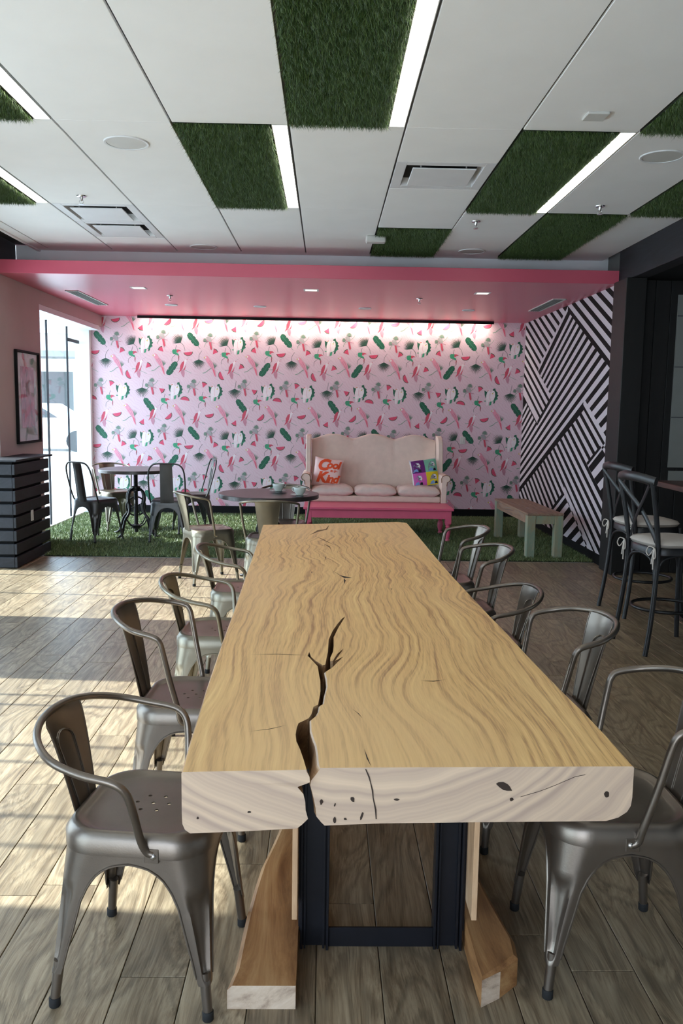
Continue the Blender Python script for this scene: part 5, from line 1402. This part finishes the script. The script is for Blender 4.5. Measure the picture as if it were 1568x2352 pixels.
M['pillow_white'] = plain('white_pillow_cotton', (220, 216, 216), 0.9)
t2, surf = pillow(1.185, 10.0, 0.715, 0.345, R(-7), R(10), R(-14), 'bird_pillow', 'four-colour pillow with bird heads at the right end of the settee', M['pillow_white'])
cols = {'purple': (104, 40, 116), 'mint': (126, 200, 168), 'orchid': (204, 92, 176), 'yellow': (226, 206, 40), 'birdgrey': (128, 132, 144), 'birdwhite': (226, 230, 236), 'birdblue': (120, 160, 214), 'black': (24, 26, 40), 'beak': (226, 190, 60)}
for k, c in cols.items(): M['p_'+k] = plain('pillow_print_'+k, c, 0.85)
h = 0.155
def flat(poly, mat, off, name):
    b_ = MB(); pts = [surf(a, c, off) for a, c in poly]
    ctr = (sum(a for a, _ in poly)/len(poly), sum(c for _, c in poly)/len(poly))
    b_.add(pts+[surf(ctr[0], ctr[1], off)], [(i, (i+1) % len(pts), len(pts)) for i in range(len(pts))]); return b_.build(name, mat, t2)
for (cx, cz, cn) in ((-1, 1, 'purple'), (1, 1, 'mint'), (-1, -1, 'orchid'), (1, -1, 'yellow')):
    x0, x1 = (-h, 0) if cx < 0 else (0, h); z0, z1 = (-h, 0) if cz < 0 else (0, h)
    b_ = MB(); n = 8; b_.grid([[surf(x0+(x1-x0)*i/n, z0+(z1-z0)*j/n, 0.0012) for j in range(n+1)] for i in range(n+1)])
    b_.build('colour_square', M['p_'+cn], t2)
    ox, oz = (x0+x1)/2+(-0.022 if cx < 0 else 0.008), (z0+z1)/2-0.005
    fl_ = 1
    def bp_(pts): return [(ox+a*fl_, oz+b__) for a, b__ in pts]
    flat(bp_([(-0.05, -0.062), (-0.045, -0.01), (-0.03, 0.03), (0.0, 0.055), (0.03, 0.05), (0.045, 0.02), (0.04, -0.01), (0.05, -0.062)]), M['p_birdgrey'], 0.0020, 'bird_head')
    flat(bp_([(-0.048, -0.062), (-0.03, -0.03), (0.0, -0.02), (0.02, -0.062)]), M['p_birdblue'], 0.0026, 'bird_wing')
    flat(bp_([(0.005, 0.05), (0.035, 0.045), (0.046, 0.015), (0.035, -0.01), (0.012, 0.01)]), M['p_birdwhite'], 0.0026, 'bird_face')
    flat(bp_(ell(0.018, 0.02, 0.008, 0.008, 0, 8)), M['p_black'], 0.0032, 'bird_eye')
    flat(bp_([(0.01, -0.062), (0.02, -0.03), (0.045, -0.03), (0.05, -0.062)]), M['p_black'], 0.0030, 'bird_bib')
    flat(bp_([(0.038, 0.018), (0.052, 0.012), (0.040, 0.000)]), M['p_beak'], 0.0034, 'bird_beak')

# reclaimed bench beside the mural wall
t = thing('timber_bench', (2.17, 8.92, 0.014), R(2), 'reclaimed timber bench with worn green legs beside the striped wall', 'bench')
xs = [-0.185, -0.06, 0.065, 0.185]
for a, b_ in zip(xs, xs[1:]): 
    o = MB().box(-(b_-a)/2+0.001, (b_-a)/2-0.001, -0.70, 0.70, 0, 0.022, c=0.003).build('top_board', M['bench'], t); o.location = ((a+b_)/2, 0, 0.425)
for sx in (-1, 1):
    for sy in (-1, 1):
        o = MB().box(-0.042, 0.042, -0.042, 0.042, 0, 0.425, c=0.004).build('leg', M['bench_green'], t); o.location = (sx*0.14, sy*0.655, 0)
for sx in (-1, 1): MB().box(min(sx*0.150, sx*0.178), max(sx*0.150, sx*0.178), -0.61, 0.61, 0.34, 0.425, c=0.003).build('side_rail', M['bench'], t)
for sy in (-1, 1): MB().box(-0.0975, 0.0975, min(sy*0.655, sy*0.69), max(sy*0.655, sy*0.69), 0.34, 0.425, c=0.003).build('end_rail', M['bench_green'], t)

# bar stools and pub table on the right
def build_stool():
    r0 = bpy.data.objects.new('bar_stool', None); COL.objects.link(r0)
    m_ = M['stool_black']; sh = 0.66
    for s in (-1, 1):
        p = catmull([(-0.235, s*0.200, 0.0), (-0.205, s*0.190, 0.20), (-0.182, s*0.178, 0.45), (-0.178, s*0.176, sh), (-0.205, s*0.182, 0.85), (-0.250, s*0.195, 1.06)], 4)
        MB().tube(p, 0.0155, 10).build('back_leg', m_, r0, smooth=60)
        p = catmull([(0.215, s*0.190, 0.0), (0.195, s*0.178, 0.3), (0.178, s*0.160, sh-0.01)], 4)
        MB().tube(p, 0.0155, 10).build('front_leg', m_, r0, smooth=60)
    MB().tube(catmull([(-0.240, -0.215, 1.065), (-0.272, -0.10, 1.082), (-0.282, 0.0, 1.086), (-0.272, 0.10, 1.082), (-0.240, 0.215, 1.065)], 5), 0.030, 12, flat=0.5, up=(0, 0, 1)).build('top_rail', m_, r0, smooth=60)
    for s in (-1, 1):
        p = catmull([(-0.262, s*0.180, 1.045), (-0.236, s*0.09, 0.965), (-0.210+0.006*s, 0.0, 0.88), (-0.190, -s*0.10, 0.775), (-0.172, -s*0.168, 0.668)], 5)
        MB().tube(p, 0.017, 8, flat=0.35, up=(0, 0, 1)).build('cross_brace', m_, r0, smooth=60)
    n = 32; sq = lambda k, hx, hy, z: [(hx*(abs(math.cos(a))**(2/3.2))*math.copysign(1, math.cos(a)), hy*(abs(math.sin(a))**(2/3.2))*math.copysign(1, math.sin(a)), z) for a in [2*math.pi*i/n for i in range(n)]]
    def ringmesh(rs):
        B = MB(); vs = [p for r_ in rs for p in r_]; B.add(vs, [(i*n+(k+1) % n, i*n+k, (i+1)*n+k, (i+1)*n+(k+1) % n) for i in range(len(rs)-1) for k in range(n)]+[tuple(range(n)), tuple(range((len(rs)-1)*n, len(rs)*n))[::-1]]); return B
    ringmesh([sq(0, 0.195, 0.195, sh), sq(0, 0.202, 0.202, sh-0.01), sq(0, 0.202, 0.202, sh-0.045), sq(0, 0.19, 0.19, sh-0.05)]).build('seat_frame', m_, r0, smooth=50, fix=True)
    cu = ringmesh([sq(0, 0.06, 0.06, sh+0.048), sq(0, 0.15, 0.15, sh+0.046), sq(0, 0.195, 0.2, sh+0.036), sq(0, 0.208, 0.213, sh+0.02), sq(0, 0.195, 0.2, sh+0.001)]).build('seat_pad', M['cushion'], r0, smooth=70, fix=True)
    cu.location = (0.0, 0, 0)
    for s in (-1, 1):
        T_ = MB(); x0, y0, z0 = -0.205, s*0.178, sh+0.004
        T_.tube(catmull([(x0, y0, z0), (x0-0.012, y0+0.035, z0+0.004), (x0-0.016, y0+0.055, z0-0.03), (x0-0.012, y0+0.03, z0-0.05), (x0, y0+0.004, z0-0.01)], 4), 0.004, 6)
        T_.tube(catmull([(x0, y0, z0), (x0-0.01, y0-0.03, z0-0.01), (x0-0.012, y0-0.04, z0-0.05), (x0-0.01, y0-0.02, z0-0.06), (x0, y0-0.003, z0-0.01)], 4), 0.004, 6)
        T_.tube([(x0, y0, z0), (x0-0.008, y0+0.008, z0-0.10)], 0.005, 6); T_.tube([(x0, y0, z0), (x0-0.008, y0-0.012, z0-0.13)], 0.005, 6)
        T_.build('tie', M['cushion'], cu, smooth=60)
    for s in (-1, 1):
        MB().tube(catmull([(-0.182, s*0.172, 0.45), (-0.15, s*0.174, 0.57), (-0.06, s*0.174, 0.608), (0.06, s*0.172, 0.606), (0.15, s*0.168, 0.57), (0.185, s*0.168, 0.45)], 4), 0.009, 8).build('arch_brace', m_, r0, smooth=60)
    for x in (-0.182, 0.186):
        MB().tube(catmull([(x, -0.17, 0.45), (x, -0.13, 0.57), (x, 0.0, 0.608), (x, 0.13, 0.57), (x, 0.17, 0.45)], 4), 0.009, 8).build('arch_brace', m_, r0, smooth=60)
    MB().tube([(0.2*math.cos(a)*1.03, 0.195*math.sin(a)*1.0, 0.26) for a in [2*math.pi*k/28 for k in range(28)]], 0.011, 8, closed=True).build('foot_ring', m_, r0, smooth=60)
    return r0
s1 = build_stool(); s2 = copy_tree(s1)
s1.location = (2.157, 5.15, 0); s1.rotation_euler = (0, 0, R(9)); tag(s1, 'black cross-back bar stool with a tied grey pad, nearer of the two', 'bar stool', 'cross-back bar stools')
s2.location = (2.36, 6.07, 0); s2.rotation_euler = (0, 0, R(8)); tag(s2, 'black cross-back bar stool with a tied grey pad, farther one beside the black post', 'bar stool', 'cross-back bar stools')
t = thing('pub_table', (2.92, 5.80, 0), 0, 'high dark brown topped table beside the bar stools', 'table')
MB().box(-0.44, 0.5, -0.85, 0.5, 0.925, 0.965, c=0.004).build('tabletop', M['dark_brown'], t)
MB().lathe([(0.27, 0), (0.275, 0.008), (0.26, 0.02), (0.06, 0.03)], c=(-0.1, 0), n=36).build('base', M['castiron'], t, smooth=30)
MB().lathe([(0.038, 0.03), (0.038, 0.925)], c=(-0.1, 0), n=20).build('column', M['castiron'], t, smooth=30)
